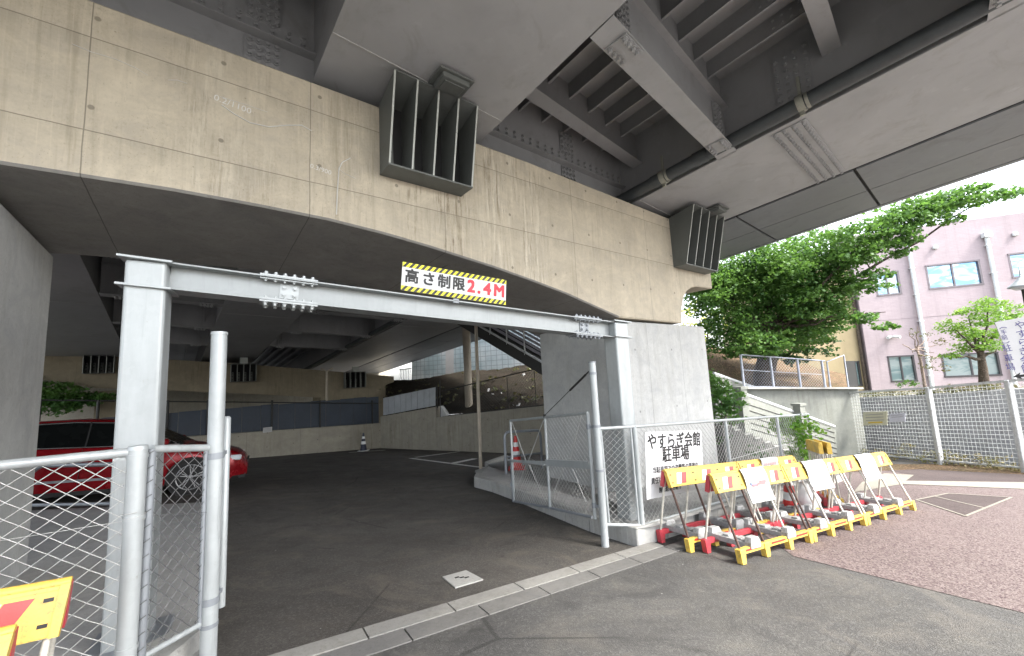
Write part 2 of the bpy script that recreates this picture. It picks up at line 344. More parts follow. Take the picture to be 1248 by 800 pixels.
M['red_tape'] = plain('red_reflector', (.60, .035, .03, 1), .4, 0, .1, 12); M['white_tape'] = plain('white_reflector', (.78, .78, .76, 1), .4, 0, .1, 12)
M['leg'] = plain('leg_pipe', (.58, .55, .48, 1), .5, .15, .25, 20); M['rust'] = plain('rusty_pipe', (.075, .04, .03, 1), .7, .1, .35, 20)
M['weight'] = plain('grey_plastic_weight', (.34, .34, .335, 1), .6, 0, .15, 9, .1, .5, .5); M['paper'] = plain('paper_sheet', (.54, .54, .53, 1), .5, 0, .03, 4, 0)
M['chalk'] = plain('white_chalk', (.72, .71, .67, 1), .9, 0, .04, 4, 0)
M['ink_grey'] = plain('ink_grey', (.30, .29, .30, 1), .7, 0, .1, 4, 0); M['ink_red'] = plain('ink_red', (.65, .16, .16, 1), .7, 0, .1, 4, 0); M['ink_blue'] = plain('ink_blue', (.20, .25, .50, 1), .7, 0, .1, 4, 0)
M['black'] = plain('black_ink', (.015, .015, .015, 1), .5, 0, .1, 4, 0); M['sign_red'] = plain('sign_red_ink', (.72, .02, .04, 1), .5, 0, .05, 4, 0); M['sign_blue'] = plain('sign_blue_ink', (.07, .055, .25, 1), .5, 0, .05, 4, 0)
M['sign_yellow'] = plain('sign_yellow', (.86, .80, .03, 1), .5, 0, .05, 4, 0)
M['car'] = plain('car_red_paint', (.26, .006, .011, 1), .22, .25, .05, 3, 0, .6); M['glass_dark'] = plain('dark_glass', (.006, .007, .007, 1), .25, 0, .05, 3, 0, .08)
M['tyre'] = plain('tyre_rubber', (.018, .018, .018, 1), .8, 0, .1); M['chrome'] = plain('bright_metal', (.6, .6, .6, 1), .22, .9, .05, 3, 0); M['under'] = plain('dark_trim', (.02, .02, .02, 1), .7, 0, .1)
M['lamp_glass'] = plain('lamp_lens', (.7, .72, .75, 1), .15, 0, .05, 3, 0); M['rim'] = plain('wheel_rim', (.42, .42, .43, 1), .3, .7, .1, 3, 0)
M['blue_sheet'] = plain('blue_sheeting', (.045, .058, .08, 1), .6, 0, .2, 2); M['dark_steel'] = plain('dark_steel', (.035, .035, .033, 1), .55, .2)
M['panel_white'] = plain('white_panel', (.42, .44, .46, 1), .5, 0, .12, 3); M['pole_beige'] = plain('beige_pole', (.44, .38, .30, 1), .5, 0, .12, 4)
M['white_metal'] = plain('white_painted_metal', (.68, .70, .70, 1), .45, 0, .12, 6, .1, .5, .3)
M['soil'] = None
def soil(name, a, b, c_, sc=14):
    n = N(name); f = n.noise(sc, det=6, rough=.75); g = n.noise(2.2, det=4); v = n.voro(sc * 2.4, out='Color'); bw = n.n('ShaderNodeRGBToBW'); n.l(v, bw.inputs[0])
    c = n.mix(n.ramp(f, .35, .65), a, b); c = n.mix(n.ramp(g, .45, .65, 0, .6), c, c_); c = n.mix(n.ramp(bw.outputs[0], .68, .8, 0, .7), c, sc_(b, 1.7))
    n.bump(f, .9, .05); return n.fin(c, .95, 0, .2)
M['soil_dark'] = soil('dark_slope_soil', (.010, .008, .006, 1), (.034, .026, .018, 1), (.02, .02, .012, 1))
M['soil'] = soil('leaf_litter_soil', (.055, .038, .024, 1), (.17, .115, .07, 1), (.09, .085, .045, 1))
M['bark'] = soil('bark', (.045, .035, .028, 1), (.12, .095, .075, 1), (.07, .06, .05, 1), 20); M['bark_pale'] = soil('bark_pale', (.18, .13, .11, 1), (.33, .27, .23, 1), (.24, .19, .16, 1), 20)
M['terrace'] = soil('terrace_ground', (.10, .095, .07, 1), (.20, .18, .14, 1), (.09, .12, .05, 1), 8)
M['leaf'] = leafmat('ginkgo_leaves', (.025, .085, .022, 1), (.09, .20, .05, 1), (.15, .28, .07, 1))
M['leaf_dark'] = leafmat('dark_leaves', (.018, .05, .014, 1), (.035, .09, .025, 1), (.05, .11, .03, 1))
M['leaf_bright'] = leafmat('bright_leaves', (.07, .19, .03, 1), (.15, .31, .05, 1), (.24, .38, .07, 1)); M['leaf_yellow'] = leafmat('yellow_green_leaves', (.24, .36, .05, 1), (.42, .5, .08, 1), (.5, .52, .10, 1))
M['leaf_dull'] = leafmat('dull_leaves', (.06, .08, .035, 1), (.11, .13, .06, 1), (.14, .12, .07, 1))
M['weeds'] = leafmat('dry_weeds', (.20, .19, .09, 1), (.12, .17, .05, 1), (.27, .22, .13, 1))
# ================================================================== GROUND
def gpoly(pxs, h): return [G(x, y, h) for x, y in pxs]
mb = MB(); n_ = 90; L_ = 420
xs = [math.copysign((abs(t) ** 2.2) * L_ / 2, t) for t in np.linspace(-1, 1, n_)]
vs = [(x, y, gz(x, y)) for y in xs for x in xs]
mb.add(vs, [(j * n_ + i, j * n_ + i + 1, (j + 1) * n_ + i + 1, (j + 1) * n_ + i) for j in range(n_ - 1) for i in range(n_ - 1)])
struct('ground', mb, M['asph'])
def flat(name, poly, m, kind='structure', label=None):
    mb = MB(); mb.poly(poly); o = struct(name, mb, m, label, kind)
    if o.data.polygons[0].normal.z < 0: o.data.flip_normals()
    return o
A = D(750, 602, 6.4); _e = ray(1263, 442); e1 = nz((_e[0], _e[1], 0)); e2 = np.array((-e1[1], e1[0], 0)); ANG = math.atan2(e1[1], e1[0])
def PW(s, y, z): return np.array((A[0], A[1], 0)) + e1 * s + e2 * y + np.array((0, 0, z))   # pier frame -> world
gK0 = G(343, 799); gK1 = G(778, 668); kd = hd(gK0, gK1)
g0 = gK0 - kd * 4; g0[2] = gz(*g0[:2])
def onp(p, h=0): p = np.array(p, float); p[2] = gz(p[0], p[1]) + h; return p
lot = [onp(g0, .004), onp(gK1, .004), G(738, 659, .004), G(624, 610, .004), G(578, 594, .004), G(590, 572, .004), G(640, 556, .004), G(640, 548, .004), G(480, 545, .004), G(300, 556, .004), onp((-15, 12, 0), .004), onp((-12, 1, 0), .004)]
flat('lot_paving', lot, M['lot'])
flat('yard_slab', [onp(g0 + kd * .1, .008), G(236, 812, .008), G(258, 776, .008), G(264, 690, .008), G(262, 640, .008), G(255, 612, .008), G(40, 622, .008), G(-140, 650, .008), G(-500, 800, .008)], M['slab'])
flat('aggregate_pavement', [G(967, 678, .004), G(1248, 747, .004), G(1420, 795, .004), G(1700, 700, .004), G(1500, 600, .004), G(1248, 576, .004), G(1040, 570, .004), G(1000, 586, .004), G(900, 628, .004), G(945, 662, .004)], M['red'])
flat('purple_path', [G(1050, 569, .008), G(1114, 579, .008), G(1102, 588, .008), G(1500, 602, .008), G(1500, 590, .008), G(1248, 577, .008), G(1120, 571, .008)], M['purple'])
flat('tile_path', [G(1050, 588, .012), G(1078, 577, .012), G(1114, 579, .012), G(1104, 586, .012), G(1248, 588, .012), G(1420, 592, .012), G(1420, 604, .012), G(1248, 596, .012), G(1100, 590, .012), G(1040, 600, .012)], M['tile'])
flat('verge', [G(1020, 566, .010), G(1160, 566, .010), G(1500, 590, .010), G(1500, 596, .010), G(1240, 578, .010), G(1120, 572, .010), G(1020, 576, .010)], M['soil'])
# utility cover panel set in the paving
mb = MB(); mb.poly(gpoly([(1117, 610), (1156, 602), (1233, 607), (1177, 630)], .008)); mb.mi = 1
def gl(mb, a, b, wd, h):
    a = np.array(a, float); b = np.array(b, float); d = hd(a, b); s = np.array((-d[1], d[0], 0)) * wd / 2
    mb.poly([onp(a - s, h), onp(b - s, h), onp(b + s, h), onp(a + s, h)])
for a, b in (((1117, 610), (1177, 630)), ((1177, 630), (1233, 607)), ((1117, 610), (1156, 602)), ((1156, 602), (1233, 607)), ((1140, 606), (1200, 620))): gl(mb, G(*a), G(*b), .035, .012)
solo('utility_cover', mb, [M['purple'], M['tile']], 'flush utility cover panel with pale edge lines in the red brown paving', 'utility cover')
# white bay lines
mb = MB()
for a, b, wd in (((500, 559), (608, 573), .16), ((506, 558), (560, 551), .12), ((553, 565), (579, 559.5), .22), ((425, 552), (470, 549), .12)): gl(mb, G(*a), G(*b), wd, .010)
struct('bay_markings', mb, M['white_line'])
# gutter and kerb strip across the entrance
def strip(name, a0, a1, b0, b1, n, m, h0, h1, gap=.012):
    mb = MB()
    for i in range(n):
        L = np.linalg.norm(a1 - a0); t0 = i / n + gap / 2 / L; t1 = (i + 1) / n - gap / 2 / L
        q = [lerp(a0, a1, t0), lerp(a0, a1, t1), lerp(b0, b1, t1), lerp(b0, b1, t0)]
        mb.prism([onp(q[0], h0), onp(q[1], h0), onp(q[2], h1), onp(q[3], h1)], (0, 0, -.1))
    return struct(name, mb, m)
kn = np.array((kd[1], -kd[0], 0)); sA = g0; sB = onp(gK1 + kd * .25)
strip('entrance_kerb', sA, sB, sA + kn * .15, sB + kn * .15, 12, M['kerb_worn'], .022, .018)
strip('gutter', sA + kn * .155, onp(gK1 + kd * 2.6) + kn * .155, sA + kn * .33, onp(gK1 + kd * 2.6) + kn * .33, 17, M['gutter'], .012, .008)
# drain lid in the lot
mb = MB(); mb.prism(gpoly([(539, 703), (568, 695), (589, 706), (555, 716)], .014), (0, 0, -.1)); mb.mi = 1
for dx in (-6, 0, 6): mb.prism(gpoly([(560 + dx, 704), (565 + dx, 702.6), (566 + dx, 703.6), (561 + dx, 705)], .016), (0, 0, .001))
solo('drain_cover', mb, [M['kerb'], M['black']], 'small square concrete drain lid set in the dark asphalt', 'drain lid')

# ------------------------------------------------------------------ raised platform with kerb on the right
fA = G(783, 640, .2); fB = D(985, 505, 8.0); fB = onp(fB, .2); fd = hd(fA, fB); fn_ = np.array((fd[1], -fd[0], 0))
kc = [G(583, 583), G(578, 594), G(600, 600), G(624, 609), G(718, 648), G(778, 668)]
corner = kc[-1]
plat = [onp(p, .2) for p in kc] + [onp(fA + fn_ * .12 + fd * .1, .2), onp(fA + fn_ * .12 + fd * 6.8, .2), onp(PW(3.4, 3, 0), .2), onp(PW(.5, 4.5, 0), .2), G(640, 555, .2), G(592, 570, .2)]
flat('platform', plat, M['slab'])
mb = MB()
for i in range(len(kc) - 1):
    a, b = kc[i], kc[i + 1]; L = np.linalg.norm(b - a); d = hd(a, b); s = np.array((-d[1], d[0], 0)); ns = max(1, round(L / .6))
    for k in range(ns):
        p, q = lerp(a, b, (k + .01) / ns), lerp(a, b, (k + .99) / ns)
        mb.prism([onp(p, -.1), onp(q, -.1), onp(q + s * .15, -.1), onp(p + s * .15, -.1)], (0, 0, .304))
o = struct('platform_kerb', mb, M['kerb']); bev(o, .012)
mb = MB(); a = onp(corner + fd * .0, 0); b = onp(corner + fd * 7.0, 0); s = -fn_
for k in range(12):
    p, q = lerp(a, b, (k + .004) / 12), lerp(a, b, (k + .996) / 12)
    mb.prism([onp(p, -.1), onp(q, -.1), onp(q + s * .16, -.1), onp(p + s * .16, -.1)], (0, 0, .306))
o = struct('fence_kerb', mb, M['kerb']); bev(o, .012)
# left kerb wedge below the short fence panel
mb = MB(); p = [D(185, 803, 2.15), D(243, 768, 2.52), D(252, 790, 2.5), D(236, 830, 2.2)]
mb.prism([onp(G(190, 840), -.05), onp(G(246, 790), -.05), onp(G(240, 772), -.05), onp(G(168, 812), -.05)], (0, 0, .16))
solo('stone_kerb', mb, M['kerb'], 'weathered stone kerb block under the short chain link panel by the thick pole', 'kerb stone', bevel=.015)

# ================================================================== PIER (near)
pier = thing('portal_pier', 'beige concrete portal pier with arched beam spanning the car park entrance', 'bridge pier', (A[0], A[1], 0), None, False, ANG)
T_ = 2.1
arc = [(-11.2, 2.75), (-10.4, 2.86), (-9.2, 2.98), (-8.0, 3.08), (-7.2, 3.14), (-6.47, 3.19), (-5.53, 3.226), (-4.9, 3.228), (-4.28, 3.217), (-3.7, 3.175), (-3.16, 3.114), (-2.2, 2.98), (-1.5, 2.86), (-.81, 2.727), (-.2, 2.575), (.475, 2.413)]
cove = [(2.541, 2.39), (2.56, 2.6), (2.62, 2.8), (2.72, 2.97), (2.87, 3.1), (3.06, 3.19), (3.3, 3.235), (4.0, 3.255)]
ztop = [(4.02, 4.52), (2.4, 4.62), (-1.5, 4.72), (-6.1, 4.72), (-11.6, 4.72)]
front = [(-11.6, 2.7)] + arc + cove + ztop
mb = MB(); n = len(front)
def drop(s, z): return z - (.10 if s < .5 and z < 3.3 else 0)
mb.add([(s, 0, z) for s, z in front] + [(s, T_, drop(s, z)) for s, z in front], [tuple(range(n))[::1], tuple(range(n, 2 * n))[::-1]] + [(i, i + n, (i + 1) % n + n, (i + 1) % n) for i in range(n)])
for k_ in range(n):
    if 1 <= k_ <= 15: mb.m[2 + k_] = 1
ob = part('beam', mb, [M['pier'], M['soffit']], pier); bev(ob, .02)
bm = bmesh.new(); bm.from_mesh(ob.data); bmesh.ops.recalc_face_normals(bm, faces=bm.faces); bm.to_mesh(ob.data); bm.free()
for x0, x1 in ((.12, 3.5), (-11.3, -6.60)):
    mb = MB(); dl = .3 if x0 > 0 else 0
    mb.add([(x0, .04, -2.2), (x1, .04, -2.2), (x1, T_ - .04, -2.2), (x0 + dl, T_ - .04, -2.2)] + [(x0, .04, 2.36 if x0 > 0 else 3.1), (x1, .04, 2.36 if x0 > 0 else 3.1), (x1, T_ - .04, 2.36 if x0 > 0 else 3.05), (x0 + dl, T_ - .04, 2.36 if x0 > 0 else 3.05)],
           [(3, 2, 1, 0), (4, 5, 6, 7), (0, 1, 5, 4), (1, 2, 6, 5), (2, 3, 7, 6), (3, 0, 4, 7)])
    part('column', mb, M['shaft'], pier, bevel=.02)
# chalk inspection marks (thin chalk lines on the concrete)
mb = MB()
def chalk(pts, r=.006):
    P = []
    for x, y in pts: q = V(x, y, A, e1) - np.array((A[0], A[1], 0)); P.append((np.dot(q, e1), -.002, q[2]))
    mb.tube(P, r, 4, False)
chalk([(88, 54), (112, 64), (140, 72), (165, 83), (180, 92)], .003); chalk([(205, 98), (216, 98), (228, 102)], .003)
chalk([(270, 128), (285, 139), (305, 150), (328, 155), (350, 153), (368, 153), (380, 160)]); chalk([(268, 118), (300, 128), (326, 137)], .003)
chalk([(427, 193), (417, 198), (413, 206), (411, 235), (410, 262)]); chalk([(413, 206), (420, 212), (434, 218)], .003)
part('chalk_marks', mb, M['chalk'], pier)
for body, x, y, sz in (('0.2/1100', 284, 128, .085), ('0.3/900', 391, 207, .07)):
    q = V(x, y, A, e1) - np.array((A[0], A[1], 0))
    text_part('chalk_writing', body, (np.dot(q, e1), -.004, q[2]), (1, 0, -.12), (.12, 0, 1), sz, M['chalk'], pier, ext=.0005)

# ================================================================== VIADUCT
_g = ray(205, 540); gh = nz((_g[0], _g[1], 0)); gl_ = np.array((gh[1], -gh[0], 0))
sn = np.cross(_g, _e); sn = sn / sn[2]; T0 = V(500, 146, A, e1) + np.array((0, 0, .18))
def VF(lat, lon, h=0):
    p = T0 + gl_ * lat + gh * lon; p[2] = T0[2] - (sn[0] * (p[0] - T0[0]) + sn[1] * (p[1] - T0[1])) + h; return p
FP = D(300, 443, 20.0)
# limits shaped for light: cut short behind viewer, stretched beyond far pier to darken
lonF = float(np.dot(FP - T0, gh)) + 24; lonB = -7.2
via = thing('viaduct', 'grey painted steel box girder viaduct passing over the car park entrance', 'viaduct', VF(1, 0, -5))
def vbox(mb, la0, la1, lo0, lo1, h0, h1):
    P = [VF(a, b, c) for c in (h0, h1) for b in (lo0, lo1) for a in (la0, la1)]
    mb.add(P, [(0, 2, 3, 1), (4, 5, 7, 6), (0, 1, 5, 4), (2, 6, 7, 3), (0, 4, 6, 2), (1, 3, 7, 5)]); return mb
HD = 1.36
gird = [(-6.25, -3.62), (-1.05, 1.12), (4.74, 7.36)]
for i, (a, b) in enumerate(gird):
    mb = MB(); vbox(mb, a, b, lonB, lonF, 0, .022)                       # bottom flange
    vbox(mb, a + .06, a + .085, lonB, lonF, .022, HD); vbox(mb, b - .085, b - .06, lonB, lonF, .022, HD)   # webs
    g_ = part('box_girder', mb, M['steel_paint'], via)
    mb = MB()
    for lo in (-5.6 if i == 1 else -9.2, -.47 if i == 1 else -.2, 5.4, 11):
        q0, q1 = VF(a, lo, -.004), VF(b, lo + .05, -.004); mb.beam(q0, q1, .014, .008)
    part('weld_seam', mb, M['weld'], g_)
# field splices with bolts
def bolted(parent, c, u, v, nrm, lu, lv, nu, nv, r=.017):
    mb = MB(); mb.plate(c, u, v, nrm, lu, lv, nu, nv, .02, r * 1.25, .042); return part('splice_plate', mb, M['steel_paint'], parent)
gobj = [o for o in COL.objects if o.parent == via and o.name.startswith('box_girder')]
gv = nz(VF(0, 1) - VF(0, 0)); lv_ = nz(VF(1, 0) - VF(0, 0)); dn = -np.cross(lv_, gv) if np.cross(lv_, gv)[2] > 0 else np.cross(lv_, gv)
q = hit(983, 182, T0, sn); lo_s = float(np.dot(q - T0, gh))
bolted(gobj[2], VF(6.05, lo_s, -.001), lv_, gv, dn, 2.45, .46, 22, 4)
bolted(gobj[2], VF(4.80, lo_s - .15, .62), gv, (0, 0, 1), -gl_, .46, .95, 4, 9)
for la, lo in ((-.5, 6.0), (.6, 6.0)): bolted(gobj[1], VF(la, lo, -.001), lv_, gv, dn, 1.0, .46, 8, 4)
bolted(gobj[0], VF(-4.9, 4.6, -.001), lv_, gv, dn, 2.2, .46, 14, 4)
bolted(gobj[1], VF(-.99, lo_s, .62), gv, (0, 0, 1), -gl_, .46, .95, 4, 9); bolted(gobj[1], VF(1.06, lo_s, .62), gv, (0, 0, 1), gl_, .46, .95, 4, 9)
# deck plate and longitudinal ribs
mb = MB(); vbox(mb, -9.6, 10.1, lonB, lonF + .6, HD, HD + .30); part('deck', mb, M['steel_paint'], via)
for la0, la1 in ((-3.62, -1.05), (1.12, 4.74), (7.36, 9.7), (-9.3, -6.25)):
    k = max(2, round((la1 - la0) / .52))
    if la0 in (7.36, -9.3): continue
    for j in range(1, k):
        la = la0 + (la1 - la0) * j / k
        mb = MB(); vbox(mb, la - .007, la + .007, lonB, lonF, HD - .26, HD - .001); vbox(mb, la - .02, la + .02, lonB, lonF, HD - .272, HD - .258)
        if la0 > 0:
            for sgn in (-1, 1): mb.plate(VF(la + sgn * .007, lo_s - .3, HD - .14), gv, (0, 0, 1), gl_ * sgn, .42, .2, 4, 2, .01, .014, .02)
        part('deck_rib', mb, M['steel_paint'], via)
# cross beams
def crossbeam(lon, la0, la1, h, wd, big):
    mb = MB(); sk = .06
    def Q(la, o, hh): return VF(la, lon + o + sk * (la - la0), hh)
    def bar(o0, o1, h0, h1, a=la0, b=la1):
        P = [Q(x, o, hh) for hh in (h0, h1) for o in (o0, o1) for x in (a, b)]
        mb.add(P, [(0, 1, 3, 2), (4, 6, 7, 5), (0, 4, 5, 1), (2, 3, 7, 6), (0, 2, 6, 4), (1, 5, 7, 3)])
    bar(-wd / 2, wd / 2, h, h + .016); bar(-.008, .008, h + .016, HD - .002)
    if big: bar(-.10, .10, h + .80, h + .812)
    cb = part('cross_beam', mb, M['steel_paint'], via)
    bm = bmesh.new(); bm.from_mesh(cb.data); bmesh.ops.recalc_face_normals(bm, faces=bm.faces); bm.to_mesh(cb.data); bm.free()
    cd = nz(Q(la1, 0, 0) - Q(la0, 0, 0)); cn = nz(np.cross(cd, (0, 0, 1)))
    if big:
        for la in (la0 + .42, la1 - .42):
            bolted(cb, Q(la, 0, h - .001), cd, nz(np.cross(cd, (0, 0, 1))), dn, .34, wd * .92, 4, 2, .02)
            for sg in (-1, 1): bolted(cb, Q(la, 0, h + .40) + cn * .009 * sg, cd, (0, 0, 1), cn * sg, .26, .62, 3, 8, .017)
    return cb
for lon in (-5.2 + .15, -2.07, 3.6, 6.8, 10.0, 13.2, 16.4):
    for la0, la1 in ((-3.62, -1.05), (1.12, 4.74)): crossbeam(lon, la0 + .02, la1 + .04, 0, .30, True)
for lon in (-6.6, -3.55, -.42, 5.2, 8.4, 11.6):
    for la0, la1 in ((-3.62, -1.05), (1.12, 4.74)): crossbeam(lon, la0 + .08, la1 + .05, .72, .22, False)
# end diaphragms above the pier, one in each bay
for la0, la1, j in ((-3.56, -.99, 0), (1.06, 4.80, 1)):
    mb = MB()
    def wp(la, off, h):       # follow the pier direction
        s0 = VF(la, 0, 0); t = np.dot(np.array((A[0], A[1], 0)) + e2 * (.42 + off) - s0, e2) / np.dot(gh, e2); return VF(la, t, h)
    def sl(o0, o1, h0, h1):
        P = [wp(a, o, h) for h in (h0, h1) for o in (o0, o1) for a in (la0, la1)]
        mb.add(P, [(0, 1, 3, 2), (4, 6, 7, 5), (0, 4, 5, 1), (2, 3, 7, 6), (0, 2, 6, 4), (1, 5, 7, 3)])
    sl(0, .02, -.06, HD - .002); sl(-.11, 0, .44, .456); sl(-.02, 0, .456, .70)
    for k in range(16 if j == 0 else 22):
        la = la0 + .12 + (la1 - la0 - .24) * k / (15 if j == 0 else 21)
        for hh in (.56, .64): mb.bolt(wp(la, -.021, hh), -e2, .021, .036)
    db = part('end_diaphragm', mb, M['steel_paint'], via)
    bm = bmesh.new(); bm.from_mesh(db.data); bmesh.ops.recalc_face_normals(bm, faces=bm.faces); bm.to_mesh(db.data); bm.free()
    for la, hh, lv2 in ((la0 + (la1 - la0) * (.80 if j == 0 else .58), .2, .44), (la0 + (la1 - la0) * (.80 if j == 0 else .58), .86, .46)):
        bolted(db, wp(la, -.004, hh), e1, (0, 0, 1), -e2, .34, lv2, 4, 5, .018)
# outer soffit panels (fascia covering) right and left
for sgn, a0, a1 in ((1, 7.42, 9.94), (-1, -8.9, -6.31)):
    am = (a0 + a1) / 2 + .05; lo = lonB
    while lo < lonF:
        for x0, x1 in ((a0, am - .015), (am + .015, a1)):
            off = .30 if x0 == a0 else 0
            z0 = -.02; mb = MB(); l0 = lo + .02; l1 = min(lo + 2.05, lonF)
            vbox(mb, x0, x1, l0, l1, z0, z0 + .03); part('soffit_panel', mb, M['panel_paint'], via)
        lo += 2.08
mb = MB(); vbox(mb, 9.96, 10.1, lonB, lonF, -.03, HD + 1.5); vbox(mb, -9.1, -8.92, lonB, lonF, -.03, HD + 1.5); part('parapet', mb, M['panel_paint'], via)
mb = MB(); vbox(mb, 7.37, 9.95, lonB, lonF, .03, .07); vbox(mb, -8.92, -6.26, lonB, lonF, .03, .07); part('panel_backing', mb, M['under'], via)
# drain pipe along the right girder
dp = thing('drain_pipe', 'long dark grey drain pipe clamped along the underside of the viaduct', 'drain pipe', VF(4.6, -2, .1))
rp = .105; la_p = 4.58; hp = .10
mb = MB(); mb.tube([VF(la_p, lo, hp) for lo in (lonB, -6, -4, -2, 0, 4, 10, lonF)], rp, 16)
for lo in (-1.62, -.82): mb.cyl(VF(la_p, lo, hp), VF(la_p, lo + .22, hp), rp + .014, seg=16)
part('pipe', mb, M['pipe'], dp)
for x, y in ((975, 118), (808, 208)):
    q = V(x, y, VF(la_p, 0, 0), gh); lo = float(np.dot(q - T0, gh)); mb = MB(); mb.cyl(VF(la_p, lo - .045, hp), VF(la_p, lo + .045, hp), rp + .022, seg=18)
    mb.cyl(VF(la_p, lo - .1, hp), VF(la_p, lo - .06, hp), rp + .01, seg=18); mb.obox(VF(la_p, lo, hp - rp - .04), gv * .03, gl_ * .02, np.array((0, 0, .04))); mb.obox(VF(la_p, lo, .35), gv * .02, gl_ * .012, np.array((0, 0, .16)))
    part('clamp', mb, M['clamp'], dp)

# ------------------------------------------------------------------ bearing restrainer brackets
def bracket(s0, s1, zb, zt_in, zt_out, yb, yt, label, base, ns=5, front_sign=-1, name='bearing_bracket', world=None, dark=False):
    """open-fronted box of vertical plates; base: callable (s, y, z)->world"""
    o = thing(name, label, 'bridge bracket', base((s0 + s1) / 2, 0, zb), 'finned steel brackets fixed to the piers')
    th = .016; fs = front_sign
    mb = MB()
    sd = [(0, zb), (fs * yb, zb), (fs * yt, zt_out), (0, zt_in)]
    for i in range(ns):
        s = s0 + (s1 - s0) * i / (ns - 1)
        f_ = MB(); f_.prism([base(s - th / 2, y, z) for y, z in sd], base(1, 0, 0) * th - base(0, 0, 0) * th)
        part('fin', f_, M['bracket'], o)
        e = MB(); d = base(0, fs * yt, zt_out) - base(0, fs * yb, zb); e.beam(base(s, fs * (yb + .004), zb), base(s, fs * (yt + .004), zt_out), .020, .006, upv=base(0, fs, 0) - base(0, 0, 0))
        part('fin_edge', e, M['bracket_edge'] if not dark else M['bracket'], o)
    mb.prism([base(s0 - .01, 0, zb), base(s1 + .01, 0, zb), base(s1 + .01, fs * (yb + .01), zb), base(s0 - .01, fs * (yb + .01), zb)], (0, 0, -.02))
    part('bottom_plate', mb, M['bracket'], o)
    mb = MB(); mb.prism([base(s0, 0, zt_in), base(s1, 0, zt_in), base(s1, fs * yt, zt_out), base(s0, fs * yt, zt_out)], (0, 0, .018)); part('top_plate', mb, M['bracket'], o)
    mb = MB(); mb.prism([base(s0, fs * .012, zb), base(s1, fs * .012, zb), base(s1, fs * .012, zt_in), base(s0, fs * .012, zt_in)], base(0, fs * .01, 0) - base(0, 0, 0))
    part('back_plate', mb, M['under'] if not dark else M['bracket'], o)
    for i in range(ns - 1):
        s = s0 + (s1 - s0) * (i + .5) / (ns - 1) - .05; mb = MB(); h = zt_in - zb
        mb.prism([base(s - .05, fs * .03, zb + .02), base(s + .06, fs * .03, zb + .02), base(s + .045, fs * .05, zb + h * .55), base(s - .03, fs * .05, zb + h * .55)], base(0, fs * .012, 0) - base(0, 0, 0))
        mb.mi = 1
        for t in (.12, .30, .47): mb.cyl(base(s, fs * .05, zb + h * t), base(s, fs * .085, zb + h * t), .026, seg=8)
        part('angle_piece', mb, [M['bracket'], M['bolt_dark']], o)
    return o
PB = lambda s, y, z: PW(s, y, z)
bracket(-3.72, -2.66, 3.885, 4.74, 4.86, .28, .48, 'large dark finned bracket on the pier face below the middle girder', PB)
bracket(2.42, 3.72, 3.575, 4.60, 4.72, .28, .55, 'finned bracket at the right end of the near pier beside the tree', PB)
for sx, lab in ((-3.2, 'small grey stopper block on the girder soffit above the large bracket'), (3.15, 'small grey stopper block on the soffit above the right end bracket')):
    mb = MB(); p = PW(sx + .1, -.62, 0); q = T0 + 0; z = T0[2] - (sn[0] * (p[0] - T0[0]) + sn[1] * (p[1] - T0[1])); c = np.array((p[0], p[1], z - .05))
    mb.obox(c, e1 * .17, e2 * .12, (0, 0, .05)); mb.obox(c + (0, 0, .02), e1 * .22, e2 * .16, (0, 0, .012)); mb.obox(c - e2 * .0 - np.array((0, 0, .055)), e1 * .13, e2 * .08, (0, 0, .006))
    solo('stopper_block', mb, M['bracket'], lab, 'stopper block', bevel=.006)
# bearing pads between pier and girders
for s, la in ((-3.1, 0), (3.0, 1)):
    mb = MB(); mb.obox(PW(s, 1.0, 4.76), e1 * .35, e2 * .35, (0, 0, .10)); mb.obox(PW(s, 1.0, 4.82), e1 * .28, e2 * .28, (0, 0, .12)); solo('bearing', mb, M['bracket'], ('steel bearing on the pier top under the middle girder', 'steel bearing on the pier top under the right girder')[la], 'bridge bearing')

# ================================================================== FAR PIER
def PF(s, y, z): return np.array((FP[0], FP[1], 0)) + e1 * s + e2 * y + np.array((0, 0, z))
def fl(x, y, yl=0.0):
    q = V(x, y, PF(0, yl, 0), e1) - np.array((FP[0], FP[1], 0)); return float(np.dot(q, e1)), float(q[2])
fp = thing('far_pier', 'stained brown concrete pier at the back of the car park', 'bridge pier', (FP[0], FP[1], 0), None, False, ANG)
top = [fl(480, 459), fl(300, 444), fl(200, 438), fl(35, 430)]
bot = [fl(35, 460), fl(75, 466), fl(116, 473), fl(200, 476), fl(300, 480), fl(391, 485), fl(480, 490)]
pts = [(-14, bot[0][1])] + bot + top + [(-14, top[-1][1])]
mb = MB(); n = len(pts)
mb.add([(s, 0, z) for s, z in pts] + [(s, 2, z) for s, z in pts], [tuple(range(n)), tuple(range(n, 2 * n))[::-1]] + [(i, i + n, (i + 1) % n + n, (i + 1) % n) for i in range(n)])
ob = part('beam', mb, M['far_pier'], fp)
bm = bmesh.new(); bm.from_mesh(ob.data); bmesh.ops.recalc_face_normals(bm, faces=bm.faces); bm.to_mesh(ob.data); bm.free()
for x0, x1 in ((116, 158), (391, 485)):
    mb = MB(); mb.box(fl(x0, 476)[0], fl(x1, 480)[0], .05, 1.95, -3, fl(x0, 478)[1] + .03); part('column', mb, M['far_pier'], fp)
